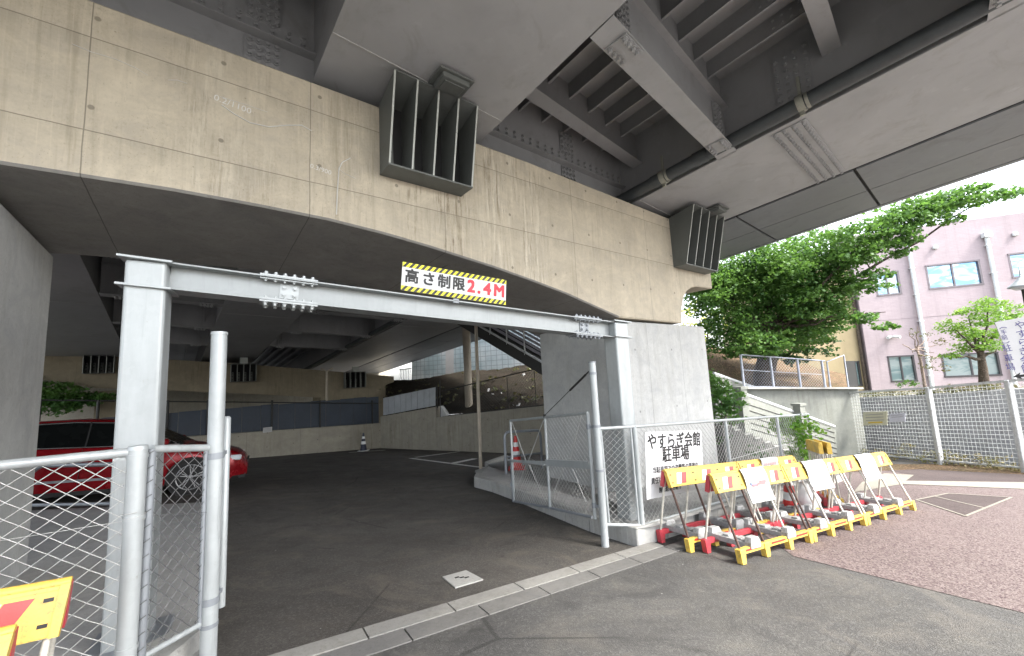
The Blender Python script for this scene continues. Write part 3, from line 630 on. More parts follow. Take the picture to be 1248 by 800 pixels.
for x0, x1, y0, y1, lab in ((100, 138, 431, 455, 'distant finned bracket on the far pier, leftmost, above the red car'), (281, 312, 444, 465.5, 'distant finned bracket on the far pier right of the tall round pole'), (421, 446, 454, 473, 'distant finned bracket on the far pier right of the slim lamp pole')):
    s0, z0 = fl(x0, y1, -.35); s1, _ = fl(x1, y1, -.35); _, z1 = fl(x0, y0, -.35)
    bracket(s0, s1, z0, z1 - .02, z1, .33, .36, lab, PF, 5, dark=False)
    mb = MB(); mb.obox(PF((s0 + s1) / 2, -.25, z1 + .16), e1 * .16, e2 * .1, (0, 0, .15)); solo('stopper_block', mb, M['bracket_edge'], 'pale stopper block above the ' + lab[:lab.index(' bracket') + 8] + {100: ' over the red car', 281: ' by the round pole', 421: ' by the lamp pole'}[x0], 'stopper block')

# ================================================================== BACK OF THE LOT
wA = G(300, 559); wB = G(464, 546.5); wd_ = hd(wA, wB); wA2 = wA - wd_ * 9; wnrm = np.array((-wd_[1], wd_[0], 0))
def WH(x, y): return V(x, y, wA, wd_)
WT = WH(340, 519)[2]; WT2 = WH(464, 516)[2]; WT0 = WH(200, 523)[2]
def prismwall(a, b, za, zb, th, zbase):
    """wall between a and b with top heights za, zb"""
    d = hd(a, b); n = np.array((-d[1], d[0], 0)); mb = MB()
    A_ = [np.array((a[0], a[1], zbase)), np.array((b[0], b[1], zbase)), np.array((b[0], b[1], zb)), np.array((a[0], a[1], za))]
    return mb.prism(A_, n * th)
def wallobj(name, a, b, za, zb, th, zbase, m, label, cat):
    """oriented so object X runs along the wall"""
    d = hd(a, b); L = np.linalg.norm((b - a)[:2]); mb = MB()
    mb.add([(0, 0, zbase), (L, 0, zbase), (L, 0, zb), (0, 0, za), (0, th, zbase), (L, th, zbase), (L, th, zb), (0, th, za)], [(0, 1, 2, 3), (7, 6, 5, 4), (0, 4, 5, 1), (3, 2, 6, 7), (0, 3, 7, 4), (1, 5, 6, 2)])
    ob = bpy.data.objects.new(name, _mesh(name, mb, m, (0, 0, 0))); COL.objects.link(ob); ob.location = (a[0], a[1], 0); ob.rotation_euler = (0, 0, math.atan2(d[1], d[0]))
    return tag(ob, label, cat)
zl = WT0 - (WT - WT0) * .3
wallobj('back_wall', wA2, wB, zl, WT2, .3, -3, M['wall_conc'], 'low concrete wall at the back of the lot below the blue sheeting', 'wall')
# sheeting fence on the wall
bf = thing('sheeting_fence', 'dark blue sheeting fence on top of the low back wall', 'fence', wA)
def wtop(p): t = np.dot(p - wA2, wd_) / np.linalg.norm((wB - wA2)[:2]); return zl + (WT2 - zl) * t
ztb = WH(300, 496)[2]
mb = MB(); 
for k in range(24):
    a = lerp(wA2, wB, k / 24) + wnrm * .12; b = lerp(wA2, wB, (k + .985) / 24) + wnrm * .12; wob = .015 * math.sin(k * 2.1)
    mb.prism([np.array((a[0], a[1], wtop(a) + .01)), np.array((b[0], b[1], wtop(b) + .01)), np.array((b[0], b[1], ztb + wob)), np.array((a[0], a[1], ztb + wob))], wnrm * .01)
part('blue_sheet', mb, M['blue_sheet'], bf)
for x in (46, 118, 204, 253, 332, 391, 455):
    p = WH(x, 520) + wnrm * .08; mb = MB(); mb.cyl((p[0], p[1], wtop(p)), (p[0], p[1], WH(x, 488)[2]), .035, seg=8); part('post', mb, M['dark_steel'], bf)
mb = MB(); a = WH(-40, 487) + wnrm * .08; b = WH(462, 492) + wnrm * .08; mb.tube([a, b], .025, 6); part('top_rail', mb, M['dark_steel'], bf)
# small notice on the wall
q = WH(326, 524); mb = MB(); mb.obox(q - wnrm * .015, wd_ * .15, wnrm * .006, (0, 0, .09)); mb.mi = 1
for k in (-1, 0, 1): mb.obox(q - wnrm * .022 + np.array((0, 0, k * .045)), wd_ * .11, wnrm * .001, (0, 0, .006))
solo('wall_notice', mb, [M['paper'], M['ink_grey']], 'small white notice on the low back wall', 'notice')
# retaining wall coming towards the platform
rA = wB; rB = G(640, 553.5); rd = hd(rA, rB); rn = np.array((-rd[1], rd[0], 0))
def RH(x, y): return V(x, y, rA, rd)
mid = RH(532, 520)
wallobj('retaining_wall', rA, mid, RH(464, 508)[2], RH(531, 496)[2], .35, -3, M['wall_conc'], 'concrete retaining wall below the white panel fence', 'retaining wall')
end = RH(700, 520)
wallobj('retaining_wall', mid + rd * .01, end, RH(534, 509)[2], RH(700, 491)[2], .35, -3, M['wall_conc'], 'streaked concrete retaining wall below the littered slope', 'retaining wall')
# white panel fence
pfn = thing('panel_fence', 'short fence of pale corrugated panels on the retaining wall', 'fence', mid)
xsr = [467, 474, 481, 488, 495, 502, 509, 517, 524, 531]
for i in range(9):
    x0, x1 = xsr[i], xsr[i + 1] - .6; tt = lambda x: lerp((0, 485.5, 0), (0, 472, 0), (x - 467) / 64)[1]; bb = lambda x: lerp((0, 506.5, 0), (0, 494.5, 0), (x - 467) / 64)[1]
    mb = MB(); mb.prism([RH(x0, bb(x0)), RH(x1, bb(x1)), RH(x1, tt(x1)), RH(x0, tt(x0))], rn * .03); part('panel', mb, M['panel_white'], pfn)
for x in (466, 488, 509, 531.5):
    p = RH(x, 500) + rn * .1; mb = MB(); mb.cyl((p[0], p[1], RH(x, bb(x))[2] - .1), (p[0], p[1], RH(x, tt(x))[2] + .05), .03, seg=8); part('post', mb, M['dark_steel'], pfn)
# chain link panel between four world corners (bl, br, tr, tl)
def chain(mb, bl, br, tr, tl, cw=.088, ch=.080, r=.0016, seg=3):
    bl, br, tr, tl = [np.array(p, float) for p in (bl, br, tr, tl)]
    W = (np.linalg.norm(br - bl) + np.linalg.norm(tr - tl)) / 2; H = (np.linalg.norm(tl - bl) + np.linalg.norm(tr - br)) / 2
    nrm = nz(np.cross(br - bl, tl - bl))
    def P(x, y): u, v = x / W, y / H; return (bl * (1 - u) + br * u) * (1 - v) + (tl * (1 - u) + tr * u) * v
    k = ch / cw; nmax = int(W / cw) + int(H / ch) + 2
    for sg in (1, -1):
        for i in range(-int(H / ch) - 2, nmax):
            x0 = i * cw            # line y = k*(x-x0) or y = H - k*(x-x0)
            xa, xb = max(0, x0), min(W, x0 + H / k)
            if xb - xa < .01: continue
            f = (lambda x: k * (x - x0)) if sg > 0 else (lambda x: H - k * (x - x0))
            m_ = max(1, int((xb - xa) / (cw / 2) + .5)) if seg > 3 else 1
            if seg > 3:
                pts = []
                n2 = math.floor(xa / (cw / 2)); xx = xa; xs_ = [xa] + [(n2 + j) * cw / 2 for j in range(1, m_ + 2) if xa < (n2 + j) * cw / 2 < xb] + [xb]
                for j, x in enumerate(xs_): pts.append(P(x, f(x)) + nrm * (.0028 * (1 if (int(round(x / (cw / 2))) % 2) else -1) * sg))
                mb.tube(pts, r, 4, False)
            else: mb.tube([P(xa, f(xa)), P(xb, f(xb))], r, 3, False)
    return mb

# ---- slope behind the retaining wall (soil with litter)
def grid_surface(corners, nu, nv, amp, seed):
    """bilinear patch with bumps"""
    bl, br, tr, tl = [np.array(p, float) for p in corners]; vs = []; r_ = random.Random(seed)
    ph = [r_.uniform(0, 6) for _ in range(8)]
    for j in range(nv + 1):
        for i in range(nu + 1):
            u, v = i / nu, j / nv; p = (bl * (1 - u) + br * u) * (1 - v) + (tl * (1 - u) + tr * u) * v
            p[2] += amp * (math.sin(u * 17 + ph[0]) * math.sin(v * 11 + ph[1]) + .5 * math.sin(u * 41 + ph[2]) * math.cos(v * 23 + ph[3]) + r_.uniform(-.5, .5)) * (0 if j == 0 else 1)
            vs.append(p)
    mb = MB(); mb.add(vs, [(j * (nu + 1) + i, j * (nu + 1) + i + 1, (j + 1) * (nu + 1) + i + 1, (j + 1) * (nu + 1) + i) for j in range(nv) for i in range(nu)], True)
    return mb
b0 = RH(464, 508); b1 = RH(720, 492)
struct('embankment', grid_surface([b0 + rn * .3 - np.array((0, 0, .1)), b1 + rn * .3 - np.array((0, 0, .1)), b1 + rn * 5.5 + np.array((0, 0, 1.9)), D(470, 466, 25)], 60, 24, .06, 3), M['soil_dark'])
mb = MB(); r_ = random.Random(4)
sl_o = [o for o in COL.objects if o.name.startswith('embankment')][0]
for x, y in ((595, 481), (606, 480), (604, 485), (602, 496), (633, 457), (628, 494), (627, 497), (632, 498), (596, 499), (590, 476), (621, 496), (554, 505)):
    p = RH(x, y) + rn * .35; p = CAM + (p - CAM) * (1.03 if y > 490 else 1.12); s_ = r_.uniform(.04, .08)
    mb.obox(p, nz((r_.uniform(-1, 1), r_.uniform(-1, 1), .3)) * s_, (0, 0, s_ * .5), nz((r_.uniform(-1, 1), 1, 0)) * s_ * .7)
solo('litter', mb, M['paper'], 'scattered scraps of pale litter on the dark soil slope', 'litter', kind='stuff')
# thin dark fence on the retaining wall
tf = thing('slope_fence', 'thin dark fence with sloping rails in front of the littered slope', 'fence', mid)
p0 = RH(535, 500) + rn * .12
mb = MB()
for a, b in (((536, 477), (664, 447)), ((537, 508), (664, 494))): mb.tube([RH(*a) + rn * .12, RH(*b) + rn * .12], .02, 6)
part('rail', mb, M['dark_steel'], tf)
mb = MB(); chain(mb, RH(537, 508) + rn * .12, RH(664, 494) + rn * .12, RH(664, 447) + rn * .12, RH(536, 477) + rn * .12, .13, .13, .0045); part('mesh', mb, M['dark_steel'], tf)
for x, y0, y1 in ((535, 463, 510), (618, 458, 500), (652, 449, 496)):
    mb = MB(); a = RH(x, y1) + rn * .12; b = RH(x, y0) + rn * .12; mb.cyl(a, (a[0], a[1], b[2]), .03 if x == 535 else .015, seg=6); part('post', mb, M['dark_steel'], tf)
# retaining walls' small concrete wedge block
mb = MB(); mb.prism([RH(537, 508), RH(545, 507), RH(537, 495)], rn * .2); solo('wall_stub', mb, M['shaft'], 'small pale concrete wedge beside the fence post on the retaining wall', 'concrete block')
# screens beyond
q0 = D(468, 468, 27); sdir = hd(D(498, 463, 27), D(655, 444, 21)); 
def SC(x, y): return V(x, y, D(498, 463, 27), sdir)
scn = thing('glass_screen', 'tall pale blue glazed screen wall beyond the littered slope', 'screen wall', SC(600, 470))
def screenmat():
    n = N('screen_glass'); X, Y, Z = n.sep(); lat = n.math('ADD', n.math('MULTIPLY', X, float(sdir[0])), n.math('MULTIPLY', Y, float(sdir[1])))
    gx = n.ramp(n.math('PINGPONG', lat, .2), .0, .03, 1, 0); gz_ = n.ramp(n.math('PINGPONG', Z, .14), 0, .022, 1, 0)
    k = n.math('MAXIMUM', gx, gz_); f = n.noise(.5, det=4)
    c = n.mix(n.ramp(f, .4, .6), (.50, .62, .66, 1), (.82, .88, .90, 1)); c = n.mix(n.math('MULTIPLY', k, .7), c, (.16, .22, .25, 1))
    return n.fin(c, .25, 0, .6)
M['screen'] = screenmat()
for x0, x1 in ((502, 543), (553, 700)):
    mb = MB(); mb.prism([SC(x0, 480), SC(x1, 474), SC(x1, 330), SC(x0, 380)], (0, .06, 0)); part('glazing', mb, M['screen'], scn)
mb = MB(); mb.prism([SC(543, 480), SC(553, 479), SC(553, 360), SC(543, 372)], (0, .12, 0)); part('pillar', mb, M['white'], scn)
# white railing at the left end of the screen
wr = thing('white_railing', 'small white picket railing left of the glazed screen', 'railing', SC(492, 466))
for x in range(488, 502, 2):
    mb = MB(); a = SC(x, 466); b = SC(x, 450); mb.beam(a, b, .05, .05, (0, 1, 0)); part('picket', mb, M['white_metal'], wr)
mb = MB(); mb.beam(SC(487, 451), SC(502, 449), .06, .06); part('rail', mb, M['white_metal'], wr)
# round column
cb = D(572, 506, 17.2); mb = MB(); mb.cyl(cb - np.array((0, 0, .6)), up(cb, 4.2), .165, .165, 20); mb.cyl(up(cb, 2.62), up(cb, 4.2), .175, .175, 20)
solo('round_column', mb, M['pole_beige'], 'thick round steel column standing on the littered slope', 'column', org=cb)
# slim poles
pb = G(586, 576); mb = MB(); tp = D(580, 397, 10.44)
mb.tube([onp(pb, 0), tp, up(tp, 1.1)], .045, 10); mb.mi = 1; mb.cyl(onp(pb, -.02), onp(pb, .05), .16, .15, 14)
solo('slim_pole', mb, [M['pole_beige'], M['kerb']], 'slim beige pole standing in the car park beside the bay markings', 'pole', org=pb)
lp = thing('lamp_pole', 'slim beige lamp pole with forked top near the back wall', 'lamp post', G(398, 550))
pb = G(398, 550); mb = MB(); tp = np.array((pb[0], pb[1], D(398, 452, 0 + float(np.linalg.norm(pb - CAM)))[2])); zt = V(398, 453, pb, (1, 0, 0))[2]
mb.tube([pb, (pb[0], pb[1], zt)], .05, 8); part('pole', mb, M['pole_beige'], lp)
for s in (-1, 1):
    mb = MB(); mb.tube([(pb[0], pb[1], zt), (pb[0] + .18 * s, pb[1], zt + .1), (pb[0] + .26 * s, pb[1], zt + .12)], .03, 6); part('arm', mb, M['pole_beige'], lp)
# dark traffic cone by back wall
def cone(pos, hgt, m0, m1, m2, label):
    mb = MB(); mb.obox(up(pos, .02), (hgt * .27, 0, 0), (0, hgt * .27, 0), (0, 0, .02)); mb.mi = 1
    rr = lambda t: hgt * (.19 * (1 - t) + .04 * t)
    for a, b, mi in ((0, .35, 1), (.35, .52, 2), (.52, .66, 1), (.66, .8, 2), (.8, 1, 1)):
        mb.mi = mi; mb.cyl(up(pos, .04 + a * hgt), up(pos, .04 + b * hgt), rr(a), rr(b), 16, b == 1)
    return solo('traffic_cone', mb, [m0, m1, m2], label, 'traffic cone', org=pos)
M['blue_dark'] = plain('cone_dark', (.02, .025, .05, 1), .5); M['cone_red'] = plain('cone_red', (.62, .03, .025, 1), .4, 0, .1)
cone(G(443, 550), .7, M['white_tape'], M['blue_dark'], M['white_tape'], 'dark traffic cone with pale base by the back wall')
q = G(630, 572, .2); cone(q, .72, M['cone_red'], M['cone_red'], M['white_tape'], 'red and white traffic cone standing behind the open gate leaf')
# concrete wheel stop block by the platform
a = G(594, 571); b = G(617, 562); mb = MB(); mb.beam(up(a, .09), up(b, .09), .16, .18); solo('wheel_stop', mb, M['kerb'], 'short white concrete wheel stop at the end of the marked bay', 'wheel stop', bevel=.02)
# hoop guards
def hoop(a, b, h, r, m, label, rad=.14, low=None, name='hoop_barrier'):
    a = np.array(a, float); b = np.array(b, float); d = nz(b - a); pts = [a]
    for t in np.linspace(0, 1, 7): an = t * math.pi / 2; pts.append(a + np.array((0, 0, h - rad)) + d * rad * (1 - math.cos(an)) + np.array((0, 0, rad * math.sin(an))))
    for t in np.linspace(0, 1, 7): an = (1 - t) * math.pi / 2; pts.append(b + np.array((0, 0, h - rad)) - d * rad * (1 - math.cos(an)) + np.array((0, 0, rad * math.sin(an))))
    pts.append(b); mb = MB(); mb.tube(pts, r, 10)
    if low: mb.tube([up(a, low), up(b, low)], r * .8, 8)
    return solo(name, mb, m, label, 'barrier', 'galvanised hoop barriers', org=a)
hoop(G(617, 578, .2), G(661, 571, .2), .88, .03, M['galv_dark'], 'hoop barrier on the platform behind the open gate leaf', .13, .35)
a = G(30, 624); b = onp(a + np.array((1.75, .10, 0)) * 1.0); hoop(a, b, .72, .035, M['galv_dark'], 'long low hoop barrier in front of the red car', .28, .10)

# ================================================================== STAIR FLIGHT over the slope
st = thing('outdoor_staircase', 'dark steel staircase with white rails descending beyond the pier', 'staircase', D(640, 430, 13.5))
sA_ = D(588, 406, 14.8); sB_ = D(690, 466, 12.6); sdv = hd(sA_, sB_); snn = np.array((-sdv[1], sdv[0], 0))
mb = MB(); mb.beam(sA_ - (sB_ - sA_) * .4, sB_ + (sB_ - sA_) * .3, .08, .36, off=-.02); mb.beam(sA_ - (sB_ - sA_) * .4 + snn * 1.4, sB_ + (sB_ - sA_) * .3 + snn * 1.4, .08, .36); mb.beam(sA_ - (sB_ - sA_) * .4 + snn * .7 - np.array((0, 0, .1)), sB_ + (sB_ - sA_) * .3 + snn * .7 - np.array((0, 0, .1)), 1.4, .05)
part('stringer', mb, M['dark_steel'], st)
mb = MB(); mb.beam(sA_ - (sB_ - sA_) * .4 + np.array((0, 0, .2)), sB_ + (sB_ - sA_) * .3 + np.array((0, 0, .2)), .1, .05); part('edge_strip', mb, M['white_metal'], st)
for k in range(7):
    p = lerp(sA_, sB_, -.35 + .22 * k + .02); mb = MB(); mb.beam(up(p, .1), up(p, 1.25), .05, .09, (0, 1, 0)); part('post', mb, M['white_metal'], st)
M['purple_grey'] = plain('grey_rail', (.36, .35, .40, 1), .5, .1, .15, 3)
for k in range(6):
    mb = MB(); h = .42 + .15 * k; mb.beam(sA_ - (sB_ - sA_) * .4 + snn * .04 + np.array((0, 0, h)), sB_ + (sB_ - sA_) * .3 + snn * .04 + np.array((0, 0, h)), .02, .09); part('rail', mb, M['purple_grey'], st)

# ================================================================== GATE FRAME
gl_base = G(157, 786, .004); hgt_l = D(185, 300, 2.68)[2]
pl = np.array((gl_base[0], gl_base[1], gl_base[2])); 
gr0 = D(766, 632, 4.88); gtr = D(748, 396, 4.88)
prr = np.array((gtr[0], gtr[1], 0)); prr = np.array((D(750, 402, 5.25)[0], D(750, 402, 5.25)[1], gz(*D(750, 402, 5.25)[:2]) + .2))
gd = hd(pl, prr); gnn = np.array((gd[1], -gd[0], 0))
ztL = D(186, 303, 2.64)[2]; ztR = D(749, 394, 5.25)[2]
gf = thing('vehicle_height_gate', 'galvanised steel portal frame limiting vehicle height at the entrance', 'gate frame', (pl + prr) / 2)
hw = .115
for base, zt in ((pl, ztL), (prr, ztR)):
    c = np.array((base[0], base[1], (base[2] - .1 + zt) / 2)); mb = MB(); mb.obox(c, gd * hw, gnn * hw, (0, 0, (zt - base[2] + .1) / 2)); po = part('post', mb, M['galv'], gf, bevel=.025); po.modifiers['bevel'].segments = 3
    bd = np.array((prr[0] - pl[0], prr[1] - pl[1], ztR - ztL)); slope = bd[2] / np.hypot(bd[0], bd[1]); du = nz(gd + np.array((0, 0, slope)))
    for dz in (.006, -.192):
        mb = MB(); mb.obox((base[0], base[1], zt + dz), du * .15, gnn * .15, np.cross(du, gnn) * .007 if True else 0); part('cap_plate', mb, M['galv'], po)
    if zt == ztL:
        mb = MB(); mb.obox((base[0], base[1], base[2] + .02), gd * .2, gnn * .2, (0, 0, .02)); part('base_plate', mb, M['galv_dark'], po)
tA = np.array((pl[0], pl[1], ztL)) + gd * hw; tB = np.array((prr[0], prr[1], ztR)) - gd * hw
mb = MB(); bw_ = .11; Hb = .192
mb.beam(tA + (0, 0, -.003), tB + (0, 0, -.003), bw_ * 2, .011); mb.beam(tA + (0, 0, -Hb), tB + (0, 0, -Hb), bw_ * 2, .011); mb.beam(tA + (0, 0, -Hb / 2), tB + (0, 0, -Hb / 2), .009, Hb - .012)
gb = part('beam', mb, M['galv_beam'], gf)
un = nz(np.cross(gnn, du)) ; un = un if un[2] > 0 else -un
for t in (.178, .905):
    c = lerp(tA, tB, t)
    mb = MB(); mb.plate(c + (0, 0, .004), du, gnn, un, .42, .21, 6, 2, .012, .014, .026, .04, .03); mb.plate(c + (0, 0, -Hb - .007), du, gnn, -un, .42, .21, 6, 2, .012, .014, .026, .04, .03)
    for hh in (-.012, -Hb + .008):
        sgn = -1 if hh > -.1 else 1
        mb.plate(c + (0, 0, hh) + gnn * .065, du, gnn, un * sgn, .42, .05, 6, 1, .009, .011, .016, .04, .02)
    mb.plate(c + (0, 0, -Hb / 2) + gnn * .006, du, un, gnn, .14, .12, 2, 2, .009, .014, .02, .03, .03)
    part('splice_plate', mb, M['galv_dark'] if t > .5 else M['galv'], gb)
# height limit sign
TLs = V(490, 319, tA + gnn * .118, gd); TRs = V(616, 342, tA + gnn * .118, gd); BLs = V(489, 354, tA + gnn * .118, gd); BRs = V(616.5, 372, tA + gnn * .118, gd)
u_ = nz(lerp(TRs, BRs, .5) - lerp(TLs, BLs, .5)); hs = (np.linalg.norm(TLs - BLs) + np.linalg.norm(TRs - BRs)) / 2; v_ = nz(np.cross(u_, np.cross((0, 0, 1), u_)) * -1); v_ = v_ if v_[2] > 0 else -v_
cS = (TLs + TRs + BLs + BRs) / 4; LS = np.linalg.norm(lerp(TRs, BRs, .5) - lerp(TLs, BLs, .5)); nS = np.cross(u_, v_)
sg = thing('height_limit_sign', 'white height limit sign with yellow and black striped edges on the frame beam', 'sign', cS - v_ * hs / 2)
mb = MB(); mb.obox(cS, u_ * LS / 2, v_ * hs / 2, nS * .006); part('board', mb, M['white'], sg)
mb = MB(); mb.obox(cS - nS * .012, u_ * LS / 2 * .96, v_ * .02, nS * .012); mb.obox(cS - nS * .02 - v_ * hs * .45, u_ * .03, v_ * .06, nS * .012); part('bracket', mb, M['galv_dark'], sg)
for sy in (1, -1):
    bh = hs * .17; c0 = cS + v_ * sy * (hs / 2 - bh / 2) + nS * .0075; mb = MB(); mb.obox(c0, u_ * LS / 2, v_ * bh / 2, nS * .001)
    mb.mi = 1; ns = 19; stp = LS / ns
    for k in range(ns):
        x0 = -LS / 2 + k * stp; P = [c0 + nS * .0016 + u_ * (x0 + a) + v_ * b for a, b in ((0, -bh / 2), (stp * .5, -bh / 2), (min(stp * .5 + bh * .8, LS / 2 - x0), bh / 2), (min(bh * .8, LS / 2 - x0), bh / 2))]
        mb.poly(P)
    part('hazard_stripe', mb, [M['sign_yellow'], M['black']], sg)
fs = hs * .50
for ch, px_ in (('高', -.415), ('さ', -.268), ('制', -.125), ('限', .012)): text_part('lettering', ch, cS + u_ * LS * px_ + nS * .009, u_, v_, fs * 1.02, M['black'], sg, .0035, ext=.0015)
for ch, px_ in (('2', .135), ('.', .215), ('4', .300), ('M', .425)): text_part('lettering', ch, cS + u_ * LS * px_ + nS * .009, u_, v_, fs * 1.28, M['sign_red'], sg, .006, ext=.0015)

# ================================================================== LEFT FENCE, POLES
P1 = D(168, 548, 2.17); P0 = D(-60, 576, 1.80); PT = D(263, 545, 2.58)
lf = thing('chain_link_fence', 'chain link fence with galvanised rails in the left foreground', 'fence', (P1[0], P1[1], gz(*P1[:2])))
mb = MB(); mb.cyl((P1[0], P1[1], gz(*P1[:2]) - .05), up(P1, .012), .042, seg=20); mb.cyl(up(P1, .0), up(P1, .02), .046, .040, 20); part('post', mb, M['galv'], lf)
fd1 = hd(P0, P1); nf1 = np.array((-fd1[1], fd1[0], 0))
mb = MB(); mb.tube([P0 + fd1 * -1.5 + (0, 0, .03), P1 - fd1 * .02 + (0, 0, -.01)], .024, 14); part('top_rail', mb, M['galv'], lf)
mb = MB(); chain(mb, P0 - (0, 0, 1.1) - fd1 * 1.2, P1 - (0, 0, 1.1), P1 - (0, 0, .03), P0 + (0, 0, 0) - fd1 * 1.2, .098, .078, .0023, 4); part('mesh', mb, M['wire'], lf)
mb = MB(); a = D(-30, 664, 1.83); b = D(160, 634, 2.16); mb.tube([a, b], .0018, 5); mb.tube([up(P1, -.365) + nf1 * -.0 + np.array((.045 * math.cos(t), .045 * math.sin(t), .004 * t)) for t in np.linspace(0, 12, 30)], .0025, 4); part('tie_wire', mb, M['wire'], lf)
mb = MB()
for dz in (-.045, -.36, -1.0): mb.cyl(up(P1, dz), up(P1, dz + .022), .046, seg=20)
mb.obox(up(P1, -.035) - fd1 * .065, fd1 * .03, nf1 * .004, (0, 0, .012)); mb.bolt(up(P1, -.035) - fd1 * .075 - nf1 * .006, -nf1, .006, .012); part('band_clamp', mb, M['galv'], lf)
# short panel + thick pole
tpb = G(253, 787); tpt = D(272, 402, 2.60)
pole = thing('gate_pole', 'thick galvanised pole with a thin pipe beside it left of the entrance', 'pole', tpb)
PTt = np.array((PT[0], PT[1], PT[2])); pc = D(262, 560, 2.60); ax_ = np.array((pc[0], pc[1], 0))
mb = MB(); bz = gz(pc[0], pc[1]); mb.cyl((pc[0], pc[1], bz - .12), (pc[0], pc[1], tpt[2]), .045, seg=24); mb.cyl((pc[0], pc[1], tpt[2] - .02), (pc[0], pc[1], tpt[2]), .049, .047, 24); part('pipe', mb, M['galv'], pole)
c2 = D(275, 560, 2.74); za = D(276, 508, 2.74)[2]; zb_ = D(270, 729, 2.74)[2]; mb = MB(); mb.tube([(c2[0], c2[1], zb_), (c2[0], c2[1], za - .012), (c2[0], c2[1], za)], [.024, .024, .014], 14); part('hinge_pipe', mb, M['galv'], pole)
mb = MB()
for yy in (552, 712): z_ = D(270, yy, 2.7)[2]; mb.beam((pc[0], pc[1], z_), (c2[0], c2[1], z_), .03, .025); mb.cyl((pc[0], pc[1], z_ - .02), (pc[0], pc[1], z_ + .02), .05, seg=20); mb.bolt((c2[0] - .03, c2[1] - .02, z_), (-.2, -1, 0), .009, .02)
z3 = D(262, 748, 2.6)[2]; mb.cyl((pc[0], pc[1], z3 - .012), (pc[0], pc[1], z3 + .012), .048, seg=20); part('band_clamp', mb, M['galv_dark'], pole)
sp = thing('short_fence_panel', 'short chain link panel between the foreground post and thick pole', 'fence panel', (P1[0] + .1, P1[1] + .1, gz(*P1[:2])))
Q1 = P1 + nz(pc - P1) * .075; Q1 = np.array((Q1[0], Q1[1], P1[2])); Q2t = D(251, 547, 2.56); dQ = hd(Q1, Q2t); Q2 = np.array((Q2t[0], Q2t[1], Q2t[2]))
zb1 = D(186, 786, 2.22)[2]; zb2 = D(246, 748, 2.56)[2]
mb = MB(); mb.tube([(Q1[0], Q1[1], P1[2] - .01), Q2 + dQ * .03], .022, 12); mb.tube([(Q1[0], Q1[1], zb1), (Q2[0], Q2[1], zb2)], .016, 10); part('rail', mb, M['galv'], sp)
mb = MB(); mb.cyl((Q1[0], Q1[1], zb1 - .05), (Q1[0], Q1[1], P1[2] - .01), .02, seg=12); mb.cyl((Q2[0], Q2[1], zb2 - .02), (Q2[0], Q2[1], Q2[2] - .01), .012, seg=10); part('stile', mb, M['galv_dark'], sp)
mb = MB(); chain(mb, (Q1[0], Q1[1], zb1), (Q2[0], Q2[1], zb2), (Q2[0], Q2[1], Q2[2] - .02), (Q1[0], Q1[1], P1[2] - .02), .074, .074, .0021, 4)
for k in range(14):
    z_ = lerp((0, 0, zb1), (0, 0, P1[2]), (k + .5) / 14)[2]; mb.tube([(Q1[0] - .022, Q1[1] - .02, z_ - .02), (Q1[0] + .004, Q1[1] - .024, z_ + .005), (Q1[0] + .024, Q1[1] - .01, z_ + .02)], .003, 4)
    z_ = lerp((0, 0, zb2), (0, 0, Q2[2]), (k + .5) / 14)[2]; mb.tube([(Q2[0] - .016, Q2[1] - .014, z_ - .015), (Q2[0] + .012, Q2[1] - .016, z_ + .015)], .0025, 4)
mb.tube([(Q1[0], Q1[1], P1[2] - .365), (Q2[0] + .02, Q2[1], D(250, 622, 2.56)[2])], .0014, 4)
part('mesh', mb, M['wire_dark'], sp)

# ================================================================== RIGHT SWING GATE
hb = G(738, 659, .0); hp_ = D(730, 560, 4.62); hz0 = gz(hp_[0], hp_[1])
gp = thing('hinge_post', 'tall galvanised hinge post at the right side of the entrance', 'pole', (hp_[0], hp_[1], hz0))
mb = MB(); mb.cyl((hp_[0], hp_[1], hz0 - .1), (hp_[0], hp_[1], D(722, 441, 4.62)[2]), .043, seg=22); part('pipe', mb, M['galv'], gp)
zt_ = D(722, 441, 4.62)[2]; mb = MB(); mb.cyl((hp_[0], hp_[1], zt_ - .01), (hp_[0], hp_[1], zt_ + .004), .047, seg=22)
for yy in (455, 520, 573): z_ = D(727, yy, 4.62)[2]; mb.cyl((hp_[0], hp_[1], z_ - .015), (hp_[0], hp_[1], z_ + .015), .049, seg=22)
part('band_clamp', mb, M['galv_dark'], gp)
ge = G(626, 613); gS = D(719, 560, 4.72); gdv = hd(gS, ge)
def GV(x, y): return V(x, y, gS, gdv)
gt = thing('swing_gate', 'open chain link swing gate leaf held by a stay wire', 'gate', (gS[0], gS[1], gz(*gS[:2])))
cs = {k: GV(*v) for k, v in dict(tl=(622, 513), tm=(664, 509), tr=(716, 503.5), bl=(625.5, 611), bm=(667.5, 618.5), br=(721.5, 630.5), ml=(623.5, 562), mm=(665.5, 564), mr=(718.5, 567)).items()}
def vert(a, b): return [a, np.array((a[0], a[1], b[2]))]
for a, b, r in (('tr', 'br', .021), ('tm', 'bm', .019), ('tl', 'bl', .019)):
    mb = MB(); mb.tube(vert(cs[a], cs[b]), r, 12); part('stile', mb, M['galv'], gt)
mb = MB(); mb.tube([cs['tl'], cs['tm'], cs['tr']], .018, 10); part('top_rail', mb, M['galv'], gt)
mb = MB(); mb.tube([cs['bl'], cs['bm'], cs['br']], .018, 10); part('bottom_rail', mb, M['galv_dark'], gt)
mb = MB(); mb.beam(cs['ml'], cs['mm'], .03, .035); mb.beam(cs['mm'], cs['mr'], .03, .085); mb.tube([GV(619, 561), GV(663, 566)], .02, 8); part('mid_rail', mb, M['galv'], gt)
mb = MB()
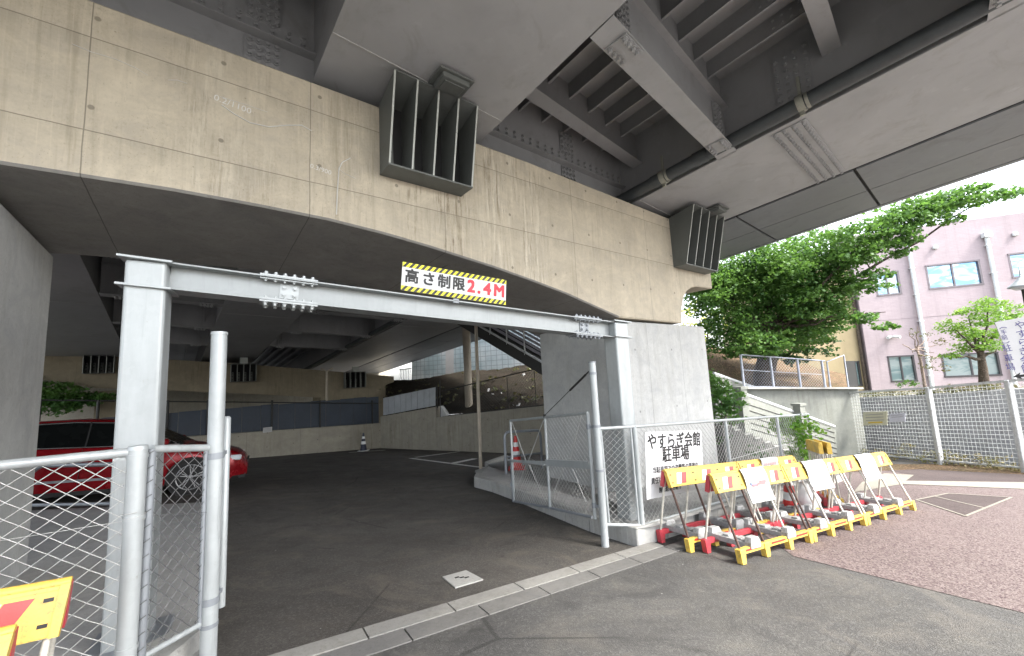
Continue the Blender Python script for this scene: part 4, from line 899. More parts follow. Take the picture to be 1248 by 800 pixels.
for a, b in (((624, 515), (641, 562)), ((662, 513), (644, 562)), ((641, 567), (626, 608)), ((645, 567), (665, 612)), ((686, 572), (670, 612)), ((698, 572), (714, 612)), ((708, 507), (694, 562))): mb.tube([GV(*a), GV(*b)], .006, 5)
part('cross_brace', mb, M['wire'], gt)
mb = MB(); chain(mb, cs['bl'], cs['bm'], cs['mm'], cs['ml'], .085, .075, .0028); chain(mb, cs['bm'], cs['br'], cs['tr'], cs['tm'], .085, .075, .0028)
part('mesh', mb, M['wire'], gt)
mb = MB(); a = GV(622.5, 560); mb.tube([a + (0, 0, .02), (a[0], a[1], gz(a[0], a[1]) + .01)], .012, 8); mb.obox((a[0], a[1], gz(a[0], a[1]) + .30), (.03, 0, 0), (0, .03, 0), (0, 0, .03)); part('drop_bolt', mb, M['galv_dark'], gt)
mb = MB(); tE = (hp_[0], hp_[1], D(719, 449, 4.62)[2]); s_ = np.array(tE); e_ = cs['tm'] + (0, 0, .03); mb.tube([s_, e_], .005, 6); mb.tube([lerp(s_, e_, .12), lerp(s_, e_, .42)], .014, 8); mb.tube([lerp(s_, e_, .0), lerp(s_, e_, .12)], .01, 6); mb.cyl(e_ - (0, 0, .03), e_ + (0, 0, .015), .02, seg=8)
part('stay_wire', mb, M['dark_steel'], gt)
mb = MB()
for yy in (520, 612): z_ = GV(716, yy)[2]; mb.beam((cs['tr'][0], cs['tr'][1], z_), (hp_[0], hp_[1], z_), .03, .03); mb.cyl((cs['tr'][0], cs['tr'][1], z_ - .03), (cs['tr'][0], cs['tr'][1], z_ + .03), .026, seg=10)
part('hinge', mb, M['galv_dark'], gt)

# ================================================================== RIGHT FENCE with board
pz = lambda p: gz(p[0], p[1]) + .2
rf = thing('chain_link_fence', 'chain link fence on the kerb behind the row of barricades', 'fence', fA)
fend = fA + fd * (np.linalg.norm((fB - fA)[:2])); Ht = 1.2
zA = D(779, 518, float(fA @ np.array((0, 0, 0)) + 4.9))[2]
def rt(t):      # top rail point
    p = fA + fd * t; return np.array((p[0], p[1], zA + (D(985, 505, 8.0)[2] - zA) * t / np.linalg.norm((fB - fA)[:2])))
Lf = float(np.linalg.norm((fB - fA)[:2]))
def tfor(x): q = V(x, 560, fA, fd); return float(np.dot(q - fA, fd))
posts = [0.0, tfor(889), tfor(953), Lf]
for i, t in enumerate(posts):
    p = rt(t); mb = MB(); mb.cyl((p[0], p[1], gz(*p[:2]) + .1), p, .03 if i == 0 else .024, seg=14); part('post', mb, M['galv'], rf)
mb = MB(); mb.tube([rt(0), rt(Lf)], .02, 10); part('top_rail', mb, M['galv'], rf)
mb = MB(); mb.tube([up(rt(0), -1.12), up(rt(Lf), -1.12)], .016, 10); part('bottom_rail', mb, M['galv'], rf)
mb = MB(); mb.tube([up(rt(tfor(889)), -.58), up(rt(Lf), -.45)], .004, 5); part('tension_wire', mb, M['wire'], rf)
mb = MB(); chain(mb, up(rt(0), -1.12), up(rt(Lf), -1.12), rt(Lf), rt(0), .085, .078, .0024); part('mesh', mb, M['wire'], rf)
# short return panel from hinge post to the corner post
rp_ = thing('short_fence_panel', 'short chain link return panel between the hinge post and the fence corner', 'fence panel', (hp_[0] + .2, hp_[1], hz0))
a = np.array((hp_[0], hp_[1], D(735, 523, 4.62)[2])); b = rt(0) + (0, 0, 0); mb = MB(); mb.tube([a, b], .02, 10); a2 = np.array((hp_[0] + .02, hp_[1], D(741, 636, 4.62)[2])); b2 = up(b, -1.12); mb.tube([a2, b2], .018, 10); part('rail', mb, M['galv'], rp_)
mb = MB(); mb.tube([lerp(a, b, .1), lerp(a2, b2, .1)], .014, 8); mb.tube([lerp(a, b, .9), lerp(a2, b2, .9)], .014, 8); part('stile', mb, M['galv'], rp_)
mb = MB(); chain(mb, lerp(a2, b2, .1), lerp(a2, b2, .9), lerp(a, b, .9), lerp(a, b, .1), .085, .075, .0024); part('mesh', mb, M['wire'], rp_)
# notice board
fo = fn_ * .045
def FV(x, y): return V(x, y, fA + fo, fd)
bl_, br_, tr_, tl_ = FV(790, 608), FV(858, 596), FV(854, 524), FV(784, 528)
cB = (bl_ + br_ + tr_ + tl_) / 4; uB = nz((br_ - bl_) + (tr_ - tl_)); vB = nz(np.cross(np.cross(uB, (0, 0, 1)), uB)); WB = (np.linalg.norm(br_ - bl_) + np.linalg.norm(tr_ - tl_)) / 2; HB = (np.linalg.norm(tl_ - bl_) + np.linalg.norm(tr_ - br_)) / 2; nB = np.cross(uB, vB)
nb = thing('parking_board', 'white board with black lettering wired to the chain link fence', 'sign', cB - vB * HB / 2)
mb = MB(); mb.obox(cB, uB * WB / 2, vB * HB / 2, nB * .004); part('board', mb, M['white'], nb)
for body, vy, sz in (('やすらぎ会館', .335, .162), ('駐車場', .125, .165)): text_part('lettering', body, cB + vB * HB * vy + nB * .006, uB, vB, WB * sz * .98, M['black'], nb, .004, ext=.001)
for body, vy, sz in (('当駐車場での盗難等の事故の', -.09, .062), ('責任は一切負いません', -.25, .062), ('無断駐車お断り', -.40, .055)): text_part('lettering', body, cB + vB * HB * vy + nB * .006 + (-uB * WB * .12 if vy < -.2 else 0), uB, vB, WB * sz, M['black'], nb, .0008, ext=.001)
# ================================================================== BARRICADES
gnw = nz(gn if gn[2] > 0 else -gn)
def frame_on_ground(o, pos, d, tilt=0.0):
    x = nz(np.array(d, float)); x[2] = -(gnw[0] * x[0] + gnw[1] * x[1]) / gnw[2]; x = nz(x); z = gnw; y = nz(np.cross(z, x))
    if tilt: y, z = nz(y * math.cos(tilt) + z * math.sin(tilt)), nz(z * math.cos(tilt) - y * math.sin(tilt))
    o.matrix_world = Matrix(((x[0], y[0], z[0], pos[0]), (x[1], y[1], z[1], pos[1]), (x[2], y[2], z[2], pos[2]), (0, 0, 0, 1)))
YF, YB, HB_, = -.27, .17, .80
def barricade(label, L, pos, d, rust=(0, 2, 3), group='yellow A frame barricades', yf=YF, yb=YB, tilt=0, back_yellow=False, seed=0):
    o = thing('barricade', label, 'barricade', (0, 0, 0), group, False)
    r_ = random.Random(seed)
    def fr(y, t, off=0.0): return np.array((0, y * (1 - t), .02 + (HB_ - .02) * t)) + np.array((0, off, 0))
    for y0, mt, nm, sg in ((yf, 'yellow', 'front_panel', -1), (yb, 'redpl' if not back_yellow else 'yellow', 'back_panel', 1)):
        mb = MB(); a, b = fr(y0, .775), fr(y0, .985); th = .014; nrm = nz(np.array((0, sg * HB_, abs(y0))))
        cc = (a + b) / 2 + nrm * .012; vv = (b - a) / 2
        mb.obox(cc, (L / 2, 0, 0), vv, nrm * th)
        if sg < 0: mb.cyl((-L / 2, 0, HB_ - .002), (L / 2, 0, HB_ - .002), .021, seg=10)
        for e in (-1, 1): mb.obox(cc + np.array((e * (L / 2 - .012), 0, 0)), (.014, 0, 0), vv * 1.04, nrm * (th + .008))
        for e in (-1, 1):                 # raised border and handle slots
            mb.obox(cc + nrm * th + vv * e * .9, (L / 2 - .03, 0, 0), vv * .06, nrm * .004)
        if sg < 0:
            for xc in (-L * .335, 0, L * .335):
                for k, (mi, x0) in enumerate(((1, -.085), (2, .0))):
                    mb.mi = mi; w_ = .08; q = cc + nrm * (th + .003)
                    mb.poly([q + np.array((xc + x0 - .03, 0, 0)) - vv * .68, q + np.array((xc + x0 - .03 + w_, 0, 0)) - vv * .68, q + np.array((xc + x0 + .03 + w_, 0, 0)) + vv * .68, q + np.array((xc + x0 + .03, 0, 0)) + vv * .68])
            mb.mi = 3
            for xc in (-L / 2 + .05, L / 2 - .05, -L * .17, L * .17):
                for e in (-.5, .5): mb.obox(cc + np.array((xc, 0, 0)) + vv * e + nrm * th, (.014, 0, 0), vv * .08, nrm * .003)
        part(nm, mb, [M[mt], M['white_tape'], M['red_tape'], M['under']], o)
        for i, xx in enumerate((-L / 2 + .03, -L / 6, L / 6, L / 2 - .03)):
            mb = MB(); mb.tube([fr(y0, .06) + np.array((xx, 0, 0)), fr(y0, .97) + np.array((xx, 0, 0))], .0125, 8)
            part('leg', mb, M['rust'] if (i in rust and sg < 0) else M['leg'], o)
        mb = MB(); q = fr(y0, .13); nf = 3
        mb.obox(q + np.array((0, 0, -.012)), (L / 2, 0, 0), (0, .022, 0), (0, 0, .026))
        for xx in (-L / 2 + .03, -L / 6, L / 6, L / 2 - .03):
            for s2 in (-1, 1):
                if (xx < -L / 3 and s2 < 0) or (xx > L / 3 and s2 > 0): pass
            mb.prism([(xx - .045, q[1] - .03, .13), (xx + .045, q[1] - .03, .13), (xx + .03, q[1] - .035, 0), (xx - .03, q[1] - .035, 0)], (0, .06, 0))
        mb.mi = 1
        for k in range(3): xc = -L / 3 + L / 3 * k; mb.obox(q + np.array((xc, sg * .024, -.008)), (L * .10, 0, 0), (0, .002, 0), (0, 0, .010))
        part('foot_rail', mb, [M[mt], M['red_tape'] if sg < 0 else M['white_tape']], o, bevel=.004)
    p = np.array(pos, float); p[2] = gz(p[0], p[1]) + .004 + (.008 if False else 0)
    frame_on_ground(o, p, d, tilt)
    return o
def WM(o, x, y, z): return np.array(o.matrix_world @ Vector((x, y, z)))
def weight(o, x, label):
    t = bpy.data.objects.new('barricade_weight', None)
    mb = MB(); l0, l1 = YF + .0, YB + .06
    mb.box(-.085, .085, l0, l1, .112, .165)
    for y in (l0 + .035, l1 - .035): mb.prism([(-.085, y - .04, .165), (.085, y - .04, .165), (.06, y - .03, .215), (-.06, y - .03, .215)], (0, .07, 0))
    for y in (l0 + .15, (l0 + l1) / 2 + .04): mb.box(-.055, .055, y - .035, y + .035, .165, .185)
    mb.mi = 1; mb.box(-.087, .087, (l0 + l1) / 2 - .05, (l0 + l1) / 2 + .05, .125, .13)
    a = MB(); a.f = mb.f; a.m = mb.m; a.sm = mb.sm; a.v = [WM(o, v[0] + x, v[1], v[2]) for v in mb.v]
    bpy.data.objects.remove(t)
    return solo('barricade_weight', a, [M['weight'], M['ink_grey']], label, 'weight', 'grey weights lying across the barricade feet', bevel=.008)
bdir = hd(G(905, 690), G(1059, 641)); bperp = np.array((-bdir[1], bdir[0], 0))
f0 = G(905, 690); cuts = [0, float(np.dot(G(997, 663) - f0, bdir)), float(np.dot(G(1059, 641) - f0, bdir)), float(np.dot(G(1112, 621.5) - f0, bdir))]
row = []
labs = ['nearest barricade of the front row, its notice showing red and blue pictures', 'middle barricade of the front row, joined between two others, carrying a white notice', 'farthest barricade of the front row, its feet on the red brown paving']
for i in range(3):
    L = cuts[i + 1] - cuts[i] - .02; c = f0 + bdir * (cuts[i] + cuts[i + 1]) / 2 - bperp * YF
    row.append(barricade(labs[i], L, c, bdir, ((0, 1, 3), (0,), ())[i], seed=i))
    for k, xx in enumerate((-L * .33 + .02, L * .17 + .02)):
        weight(row[-1], xx, ('left' if k == 0 else 'right') + ' weight on the feet of the ' + ('nearest', 'middle', 'farthest')[i] + ' barricade in the front row')
g0_ = G(842, 675); Lb = 1.36; brow = []
labb = ['barricade of the back row in front of the white parking board, red feet showing', 'second barricade of the back row, half hidden, with a white sheet on top']
for i in range(2):
    c = g0_ + bdir * (Lb * (i + .5) + .02 * i) - bperp * YF
    brow.append(barricade(labb[i], Lb, c, bdir, ((0, 1), (2,))[i], seed=5 + i))
    for k, xx in enumerate((-Lb * .33, Lb * .17)): weight(brow[-1], xx, ('left' if k == 0 else 'right') + ' weight on the feet of the ' + ('first', 'second')[i] + ' barricade in the back row')
# papers hung over the front panels
def paper(o, L, x0, w_, drop, label, kind):
    mb = MB(); nrm = nz(np.array((0, -HB_, abs(YF)))); dv = nz(np.array((0, YF, -HB_)))
    top = np.array((x0, 0, HB_ + .018)) ; pts = []
    n = 8; rows_ = []
    for j in range(n + 1):
        t = j / n; p = top + dv * drop * t + nrm * (.036 + .012 * math.sin(t * 5 + x0 * 3)); rows_.append([p + np.array((w_ * (i / 4 - .5), -.004 * math.sin(i * 1.7 + j), 0)) for i in range(5)])
    back = [top + nz(np.array((0, YB, -HB_))) * .05 + np.array((w_ * (i / 4 - .5), .03, 0)) for i in range(5)]
    rows_ = [back] + rows_
    vs = [WM(o, *p) for r in rows_ for p in r]
    mb.add(vs, [((j) * 5 + i, (j) * 5 + i + 1, (j + 1) * 5 + i + 1, (j + 1) * 5 + i) for j in range(n + 1) for i in range(4)])
    def mark(u0, u1, t0, t1, mi):
        mb.mi = mi
        q = []
        for u, t in ((u0, t1), (u1, t1), (u1, t0), (u0, t0)):
            p = top + dv * drop * t + nrm * (.041 + .012 * math.sin(t * 5 + x0 * 3)) + np.array((w_ * u, -.004, 0)); q.append(WM(o, *p))
        mb.poly(q)
    r_ = random.Random(int(x0 * 100) + kind)
    if kind == 0:
        mark(-.34, -.12, .42, .50, 3); mark(-.28, -.05, .47, .55, 2); mark(.05, .34, .40, .47, 2); mark(-.05, .28, .45, .52, 2)
        for k in range(9): mark(-.4 + r_.uniform(0, .05), r_.uniform(.1, .4), .64 + k * .035, .652 + k * .035, 1)
        mark(-.3, .3, .28, .30, 1)
    else:
        mark(-.36, .3, .26, .285, 1); mark(-.36, .1, .34, .36, 1)
        if kind == 2:
            for k in range(6): mark(-.38, r_.uniform(.1, .38), .5 + k * .06, .52 + k * .06, 3 if k % 2 else 2)
        else:
            for k in range(5): 
                for m_ in range(7): mark(-.40 + m_ * .11, -.33 + m_ * .11, .60 + k * .06, .625 + k * .06, 2 if k < 3 else 1)
    return solo('paper_notice', mb, [M['paper'], M['ink_grey'], M['ink_red'], M['ink_blue']], label, 'notice')
Ls = [cuts[i + 1] - cuts[i] - .02 for i in range(3)]
paper(row[0], Ls[0], .04, .44, .36, 'white notice with red and blue picture draped over the nearest barricade', 0)
paper(row[1], Ls[1], .02, .52, .36, 'white notice with rows of red lettering on the middle front barricade', 1)
paper(row[2], Ls[2], -.02, .50, .36, 'white notice with small blue and red writing on the farthest front barricade', 2)
paper(brow[1], Lb, .0, .40, .12, 'short white sheet lying on top of the back row barricade', 1)
# folded barricades leaning together behind the row
fold = thing('folded_barricade', 'folded yellow barricade standing upright behind the farthest front barricade', 'barricade', (0, 0, 0), None, False)
mb = MB(); mb.obox((0, 0, .86), (.42, 0, 0), (0, .03, 0), (0, 0, .075)); mb.obox((0, .0, .94), (.44, 0, 0), (0, .022, 0), (0, 0, .02)); mb.mi = 1
for xc in (-.25, .05, .32): mb.poly([(xc - .05, -.032, .80), (xc + .02, -.032, .80), (xc + .06, -.032, .92), (xc - .01, -.032, .92)])
part('panel', mb, [M['yellow'], M['red_tape']], fold)
for i, xx in enumerate((-.38, -.13, .13, .38)):
    for y in (-.05, .05): mb = MB(); mb.tube([(xx, y * .8, .10), (xx, y * .2, .82)], .0125, 8); part('leg', mb, M['leg'], fold)
for y, mt in ((-.05, 'yellow'), (.05, 'redpl')):
    mb = MB(); mb.obox((0, y, .10), (.43, 0, 0), (0, .02, 0), (0, 0, .03)); 
    for xx in (-.38, -.13, .13, .38): mb.prism([(xx - .04, y - .025, .1), (xx + .04, y - .025, .1), (xx + .03, y - .025, 0), (xx - .03, y - .025, 0)], (0, .05, 0))
    part('foot_rail', mb, M[mt], fold)
q = G(1003, 612); FD_ = nz(hd(CAM, q) + np.array((-.22, .0, 0))); frame_on_ground(fold, (q[0], q[1], gz(q[0], q[1]) + .01), FD_, 0)
for k, (dx, dy, lab) in enumerate(((.09, -.06, 'second folded yellow barricade leaning right beside the first behind the front row'),)):
    c = copy_tree(fold); c['label'] = lab; frame_on_ground(c, (q[0] + dx, q[1] + dy, gz(q[0] + dx, q[1] + dy) + .01), FD_, 0)
for o in COL.objects:
    if o.name.startswith('folded_barricade'): o['group'] = 'folded barricades behind the row'
cone(G(966, 632), .62, M['cone_red'], M['cone_red'], M['white_tape'], 'red traffic cone standing between the two barricade rows')
# white bag between rows
mb = MB(); c = up(G(984, 624), .2)
for k in range(7):
    for j in range(12): pass
th_ = np.linspace(0, 2 * math.pi, 17)[:-1]; vs = []; 
for k, (h, r) in enumerate(((0, .10), (.08, .16), (.2, .17), (.32, .13), (.40, .05), (.44, .07))):
    vs += [up(G(984, 624), h) + np.array((r * (1 + .18 * math.sin(3 * t + k * 2)) * math.cos(t), r * (1 + .18 * math.cos(4 * t + k)) * math.sin(t), 0)) for t in th_]
mb.add(vs, [(k * 16 + i, k * 16 + (i + 1) % 16, (k + 1) * 16 + (i + 1) % 16, (k + 1) * 16 + i) for k in range(5) for i in range(16)], True)
solo('white_bag', mb, M['white_tape'], 'tied white plastic bag beside the red cone between barricades', 'bag')
# corner barricade bottom left
pt = D(54, 720, 1.60); hgt_ = pt[2] - gz(pt[0], pt[1]); pl_ = D(-26, 733, 1.50); dcb = hd(pl_, pt)
c = pt - dcb * .60; cb1 = barricade('yellow barricade in front of the left chain link fence, its right end in view', 1.2, c, dcb, (), seed=9); 
sc1 = hgt_ / HB_; cb1.matrix_world = cb1.matrix_world @ Matrix.Diagonal((1, 1, sc1, 1))
pt2 = D(-12, 782, 1.32); c = pt2 - dcb * .62; cb2 = barricade('barricade cut off at the lower left corner, only its red end showing', 1.2, c, dcb, (), seed=10)
cb2.matrix_world = cb2.matrix_world @ Matrix.Diagonal((1, 1, (pt2[2] - gz(pt2[0], pt2[1])) / HB_, 1))

# ================================================================== CAR
car = thing('parked_car', 'red saloon car parked behind the galvanised post and hoop barrier', 'car', (0, 0, 0), None, False)
xw0, xw1, rw = -1.45, 1.30, .325      # wheel centres, nose at x=+2.2
def top_h(x):      # hood / belt / boot height of the lower body on its centre
    P = [(-2.35, .62), (-2.3, .90), (-2.1, .98), (-1.4, 1.0), (.95, .97), (1.3, .90), (1.7, .83), (2.0, .74), (2.14, .62), (2.2, .48)]
    return float(np.interp(x, [p[0] for p in P], [p[1] for p in P]))
def halfw(x): return float(np.interp(x, [-2.35, -2.2, -1.8, -.5, 1.2, 1.7, 2.0, 2.2], [.70, .80, .88, .90, .89, .86, .78, .58]))
def botz(x):
    z = .20 + (.08 if abs(x) > 1.9 else 0)
    for c in (xw0, xw1):
        d = abs(x - c)
        if d < .385: z = max(z, .31 + math.sqrt(max(.385 ** 2 - d * d, 0)) - .0)
    return z
xs = sorted(set([round(v, 3) for v in np.linspace(-2.35, 2.2, 60)] + [round(c + .385 * math.cos(t), 3) for c in (xw0, xw1) for t in np.linspace(0, math.pi, 19)] + [round(c + s * .3855, 4) for c in (xw0, xw1) for s in (-1, 1)]))
mb = MB(); rings = []
for x in xs:
    hw_ = halfw(x); zt = top_h(x); zb = min(botz(x), zt - .08); sh = zt - .09
    prof = [(hw_ * .97, zb), (hw_, max(zb, min(.42, sh - .02))), (hw_ * 1.0, max(zb + .01, min(.62, sh - .01))), (hw_ * .975, max(zb + .02, sh)), (hw_ * .90, zt - .02), (hw_ * .6, zt + .012), (0, zt + .025)]
    rings.append([(x, y, z) for y, z in prof] + [(x, -y, z) for y, z in prof[::-1][1:]])
k = len(rings[0]); mb.add([p for r in rings for p in r], [(i * k + j, (i + 1) * k + j, (i + 1) * k + j + 1, i * k + j + 1) for i in range(len(xs) - 1) for j in range(k - 1)], True)
mb.add(rings[0], [tuple(range(k))]); mb.add(rings[-1], [tuple(range(k))[::-1]])
part('body', mb, M['car'], car)
# greenhouse: roof shell, glass
cab = [(-2.0, .97, .97), (-1.45, .98, 1.30), (-1.1, .99, 1.39), (-.5, .99, 1.43), (0.1, .98, 1.41), (.40, .97, 1.33), (1.1, .95, .97)]
def cabh(x): return float(np.interp(x, [c[0] for c in cab], [c[2] for c in cab]))
xs2 = np.linspace(-2.0, 1.1, 46)
mb = MB(); rings = []
for x in xs2:
    h = cabh(x); t = (h - .95) / .49; hw_ = .84 - .17 * t
    rings.append([(x, hw_ + .006, h - .045), (x, hw_ - .03, h - .006), (x, hw_ * .6, h + .014), (x, 0, h + .02), (x, -hw_ * .6, h + .014), (x, -hw_ + .03, h - .006), (x, -hw_ - .006, h - .045)])
i0, i1 = 5, 37
mb.add([p for r in rings[i0:i1] for p in r], [(i * 7 + j, (i + 1) * 7 + j, (i + 1) * 7 + j + 1, i * 7 + j + 1) for i in range(i1 - i0 - 1) for j in range(6)], True)
part('roof', mb, M['car'], car)
mb = MB()
rings = []
for x in xs2:
    h = cabh(x) - .03; t = (h - .95) / .49; hw_ = .835 - .17 * max(t, 0); rings.append([(x, .85, .94), (x, hw_, h), (x, -hw_, h), (x, -.85, .94)])
mb.add([p for r in rings for p in r], [(i * 4 + j, (i + 1) * 4 + j, (i + 1) * 4 + j + 1, i * 4 + j + 1) for i in range(len(xs2) - 1) for j in range(3)], False)
part('windows', mb, M['glass_dark'], car)
for sd in (1, -1):
    mb = MB()
    for x0, x1 in ((-.27, -.25), ): mb.prism([(x0, sd * .852, .94), (x1, sd * .852, .94), (x1 - .02, sd * .69, cabh(-.25) - .04), (x0 - .02, sd * .69, cabh(-.25) - .04)], (0, sd * .006, 0))
    part('pillar', mb, M['under'], car)
    mb = MB(); mb.tube([(-1.9, sd * .853, .955), (1.05, sd * .853, .95)], .010, 6)
    mb.tube([(x, sd * (.84 - .17 * (cabh(x) - .95) / .49 + .012), cabh(x) - .048) for x in np.linspace(-1.7, 1.0, 30)], .009, 6); part('window_trim', mb, M['chrome'], car)
    mb = MB(); mb.obox((-.1, sd * .905, .40), (.95, 0, 0), (0, .008, 0), (0, 0, .02)); part('side_moulding', mb, M['galv_dark'], car)
    mb = MB(); mb.obox((-.1, sd * .87, .19), (1.0, 0, 0), (0, .02, 0), (0, 0, .035)); part('sill', mb, M['under'], car)
    mb = MB(); mb.obox((.85, sd * .98, 1.0), (.06, 0, 0), (0, .09, 0), (0, 0, .06)); part('mirror', mb, M['car'], car, bevel=.03)
    mb = MB(); mb.obox((1.98, sd * .70, .64), (.10, 0, 0), (0, .10, 0), (0, 0, .05)); ob = part('headlight', mb, M['lamp_glass'], car, bevel=.02)
    ob.data.transform(Matrix.Rotation(0, 4, 'Z'))
    mb = MB(); mb.obox((-2.3, sd * .62, .78), (.03, 0, 0), (0, .16, 0), (0, 0, .07)); part('tail_light', mb, M['red_tape'], car)
    for xh in (-1.0, .0): mb = MB(); mb.obox((xh, sd * .905, .80), (.09, 0, 0), (0, .012, 0), (0, 0, .014)); part('door_handle', mb, M['chrome'], car)
    mb = MB()
    for xd in (-1.25, -.25, .8): mb.tube([(xd, sd * .903, .25), (xd - .02, sd * .905, .6), (xd - .03, sd * .885, .92)], .004, 4)
    part('door_seam', mb, M['under'], car)
mb = MB(); mb.obox((2.17, 0, .50), (.03, 0, 0), (0, .42, 0), (0, 0, .07)); mb.obox((2.12, 0, .27), (.06, 0, 0), (0, .6, 0), (0, 0, .05)); part('grille', mb, M['under'], car)
for cx_ in (xw0, xw1):
    for sd in (1, -1):
        mb = MB(); mb.cyl((cx_, sd * .5, .34), (cx_, sd * .84, .34), .388, seg=28); part('wheel_arch', mb, M['under'], car)
        wh = MB(); y0, y1 = sd * .66, sd * .865
        wh.cyl((cx_, y0, rw), (cx_, y1, rw), rw, rw, 36); wh.cyl((cx_, y1, rw), (cx_, y1 + sd * .015, rw), rw * .97, rw * .8, 36); wo = part('wheel', wh, M['tyre'], car)
        rm = MB(); ctr = np.array((cx_, y1 + sd * .016, rw)); rm.tube([ctr + np.array((.225 * math.cos(t), 0, .225 * math.sin(t))) for t in np.linspace(0, 2 * math.pi, 33)], .011, 6)
        rm.cyl(ctr, ctr + np.array((0, sd * .02, 0)), .04, .035, 14)
        for q in range(5):
            for dt in (-.16, .16): t = q * 2 * math.pi / 5 + .3; rm.beam(ctr + np.array((.03 * math.cos(t), 0, .03 * math.sin(t))), ctr + np.array((.22 * math.cos(t + dt), 0, .22 * math.sin(t + dt))), .014, .022, (0, 1, 0))
        part('rim', rm, M['rim'], wo)
cd = G(229, 604); cdir = nz(np.array((.854, .52, 0))); cn_ = np.array((-cdir[1], cdir[0], 0))
cc_ = cd - cdir * xw1 + cn_ * .88; frame_on_ground(car, (cc_[0], cc_[1], gz(cc_[0], cc_[1]) + .006), cdir)

# ================================================================== LEAVES
def leaves(mb, blobs, dens, size, seed=1, hang=0.0, shell=.5):
    """blobs: (centre, rx, ry, rz, weight)"""
    rg = np.random.default_rng(seed); allv = []; cnt = 0
    for c, rx, ry, rz, wgt in blobs:
        n = int(dens * wgt * (rx * rz + rx * ry + ry * rz) / 3 * 4); 
        if n < 1: continue
        # clumps inside the blob: leaves gather round short twigs
        nc = max(4, n // 14); u = rg.normal(size=(nc, 3)); u /= np.linalg.norm(u, axis=1)[:, None]; rr = rg.uniform(shell ** 3, 1.25, nc) ** (1 / 3)
        cl = np.array(c) + u * rr[:, None] * np.array((rx, ry, rz)); idx = rg.integers(0, nc, n)
        sg = np.array((.13, .13, .05)) * (min(rx, rz) / .5) ** .5
        P = cl[idx] + rg.normal(size=(n, 3)) * sg
        s = size * rg.uniform(.6, 1.25, n)
        a = rg.normal(size=(n, 3)); a[:, 2] *= .55; a /= np.linalg.norm(a, axis=1)[:, None]
        b = np.cross(a, rg.normal(size=(n, 3)) * np.array((.8, .8, 1.4))); b /= np.linalg.norm(b, axis=1)[:, None] + 1e-9
        v0 = P - a * s[:, None] * .5; v1 = P + b * s[:, None] * .42; v2 = P + a * s[:, None] * .55; v3 = P - b * s[:, None] * .42
        allv.append(np.stack([v0, v1, v2, v3], 1).reshape(-1, 3)); cnt += n
    vs = np.concatenate(allv)
    return vs, cnt
def leafpart(name, blobs, dens, size, m, parent=None, seed=1, shell=.5, label=None, cat=None, kind=None, group=None):
    vs, n = leaves(None, blobs, dens, size, seed, shell=shell)
    o_ = np.array(ORG.get(parent.name, (0, 0, 0))) if parent is not None else vs.mean(0)
    if parent is None: o_[2] = vs[:, 2].min()
    me = bpy.data.meshes.new(name); me.vertices.add(len(vs)); me.vertices.foreach_set('co', (vs - o_).ravel()); me.loops.add(len(vs)); me.loops.foreach_set('vertex_index', np.arange(len(vs), dtype=np.int32))
    me.polygons.add(n); me.polygons.foreach_set('loop_start', np.arange(0, len(vs), 4, dtype=np.int32)); me.polygons.foreach_set('loop_total', np.full(n, 4, dtype=np.int32)); me.update(); me.validate()
    me.materials.append(m); ob = bpy.data.objects.new(name, me); COL.objects.link(ob)
    if parent is not None: ob.parent = parent
    else: ob.location = o_; tag(ob, label, cat, group, kind)
    return ob
def pb_(x, y, z, rx, ry, wgt=1.0, dz=None):
    c = D(x, y, z); return (c, rx * z / F, (dz if dz else (rx + ry) / 2 * z / F), ry * z / F, wgt)
def limb(mb, pts, r0, r1, seg=8):
    n = len(pts); mb.tube(pts, [r0 + (r1 - r0) * i / (n - 1) for i in range(n)], seg)
rt_ = random.Random(8)
def wob(a, b, n, amp):
    P = [lerp(a, b, i / n) for i in range(n + 1)]
    for p in P[1:-1]: p += np.array([rt_.uniform(-amp, amp) for _ in range(3)])
    return P
# ginkgo-like big tree
TZ = 13.5
tb = D(930, 452, TZ); tree = thing('broadleaf_tree', 'large spreading green tree on the bank beside the viaduct', 'tree', tb)
mb = MB(); limb(mb, wob(tb - np.array((0, 0, .6)), D(934, 400, TZ), 4, .06), .34, .24, 12); part('trunk', mb, M['bark'], tree)
mb = MB()
crown_pts = [(872, 345), (905, 325), (950, 315), (1000, 300), (1060, 285), (1130, 258), (1200, 243), (985, 375), (1035, 345), (1050, 385), (880, 390), (1010, 400)]
for i, (x, y) in enumerate(crown_pts):
    s_ = D(934 + rt_.uniform(-6, 6), 405 + rt_.uniform(-12, 8), TZ); e_ = D(x, y, TZ - (1.6 if x > 1040 else rt_.uniform(-.8, .8))); limb(mb, wob(s_, e_, 7, .12), .07 if x > 1040 else .12, .015, 7)
    for q in range(4):
        t = rt_.uniform(.4, .9); p = lerp(s_, e_, t); limb(mb, wob(p, p + np.array((rt_.uniform(-.9, .9), rt_.uniform(-.7, .7), rt_.uniform(-.2, .6))), 4, .05), .03, .008, 5)
part('branches', mb, M['bark'], tree)
gb_ = [(872, 345, 30, 24), (905, 325, 34, 22), (948, 318, 40, 26), (905, 352, 40, 22), (955, 350, 42, 22), (1000, 300, 36, 22), (1000, 335, 30, 16), (895, 392, 36, 20), (945, 385, 42, 22), (985, 372, 36, 20), (925, 418, 40, 15), (975, 410, 34, 14), (1012, 398, 24, 8), (858, 372, 18, 18), (1030, 318, 26, 12), (1035, 348, 20, 9), (868, 425, 12, 14), (930, 335, 50, 26), (980, 330, 44, 26), (1010, 360, 30, 22), (860, 350, 22, 30), (915, 430, 36, 8), (1000, 385, 28, 14)]
B = [pb_(x, y, TZ + rt_.uniform(-.9, .5), rx, ry, 1.0) for x, y, rx, ry in gb_]
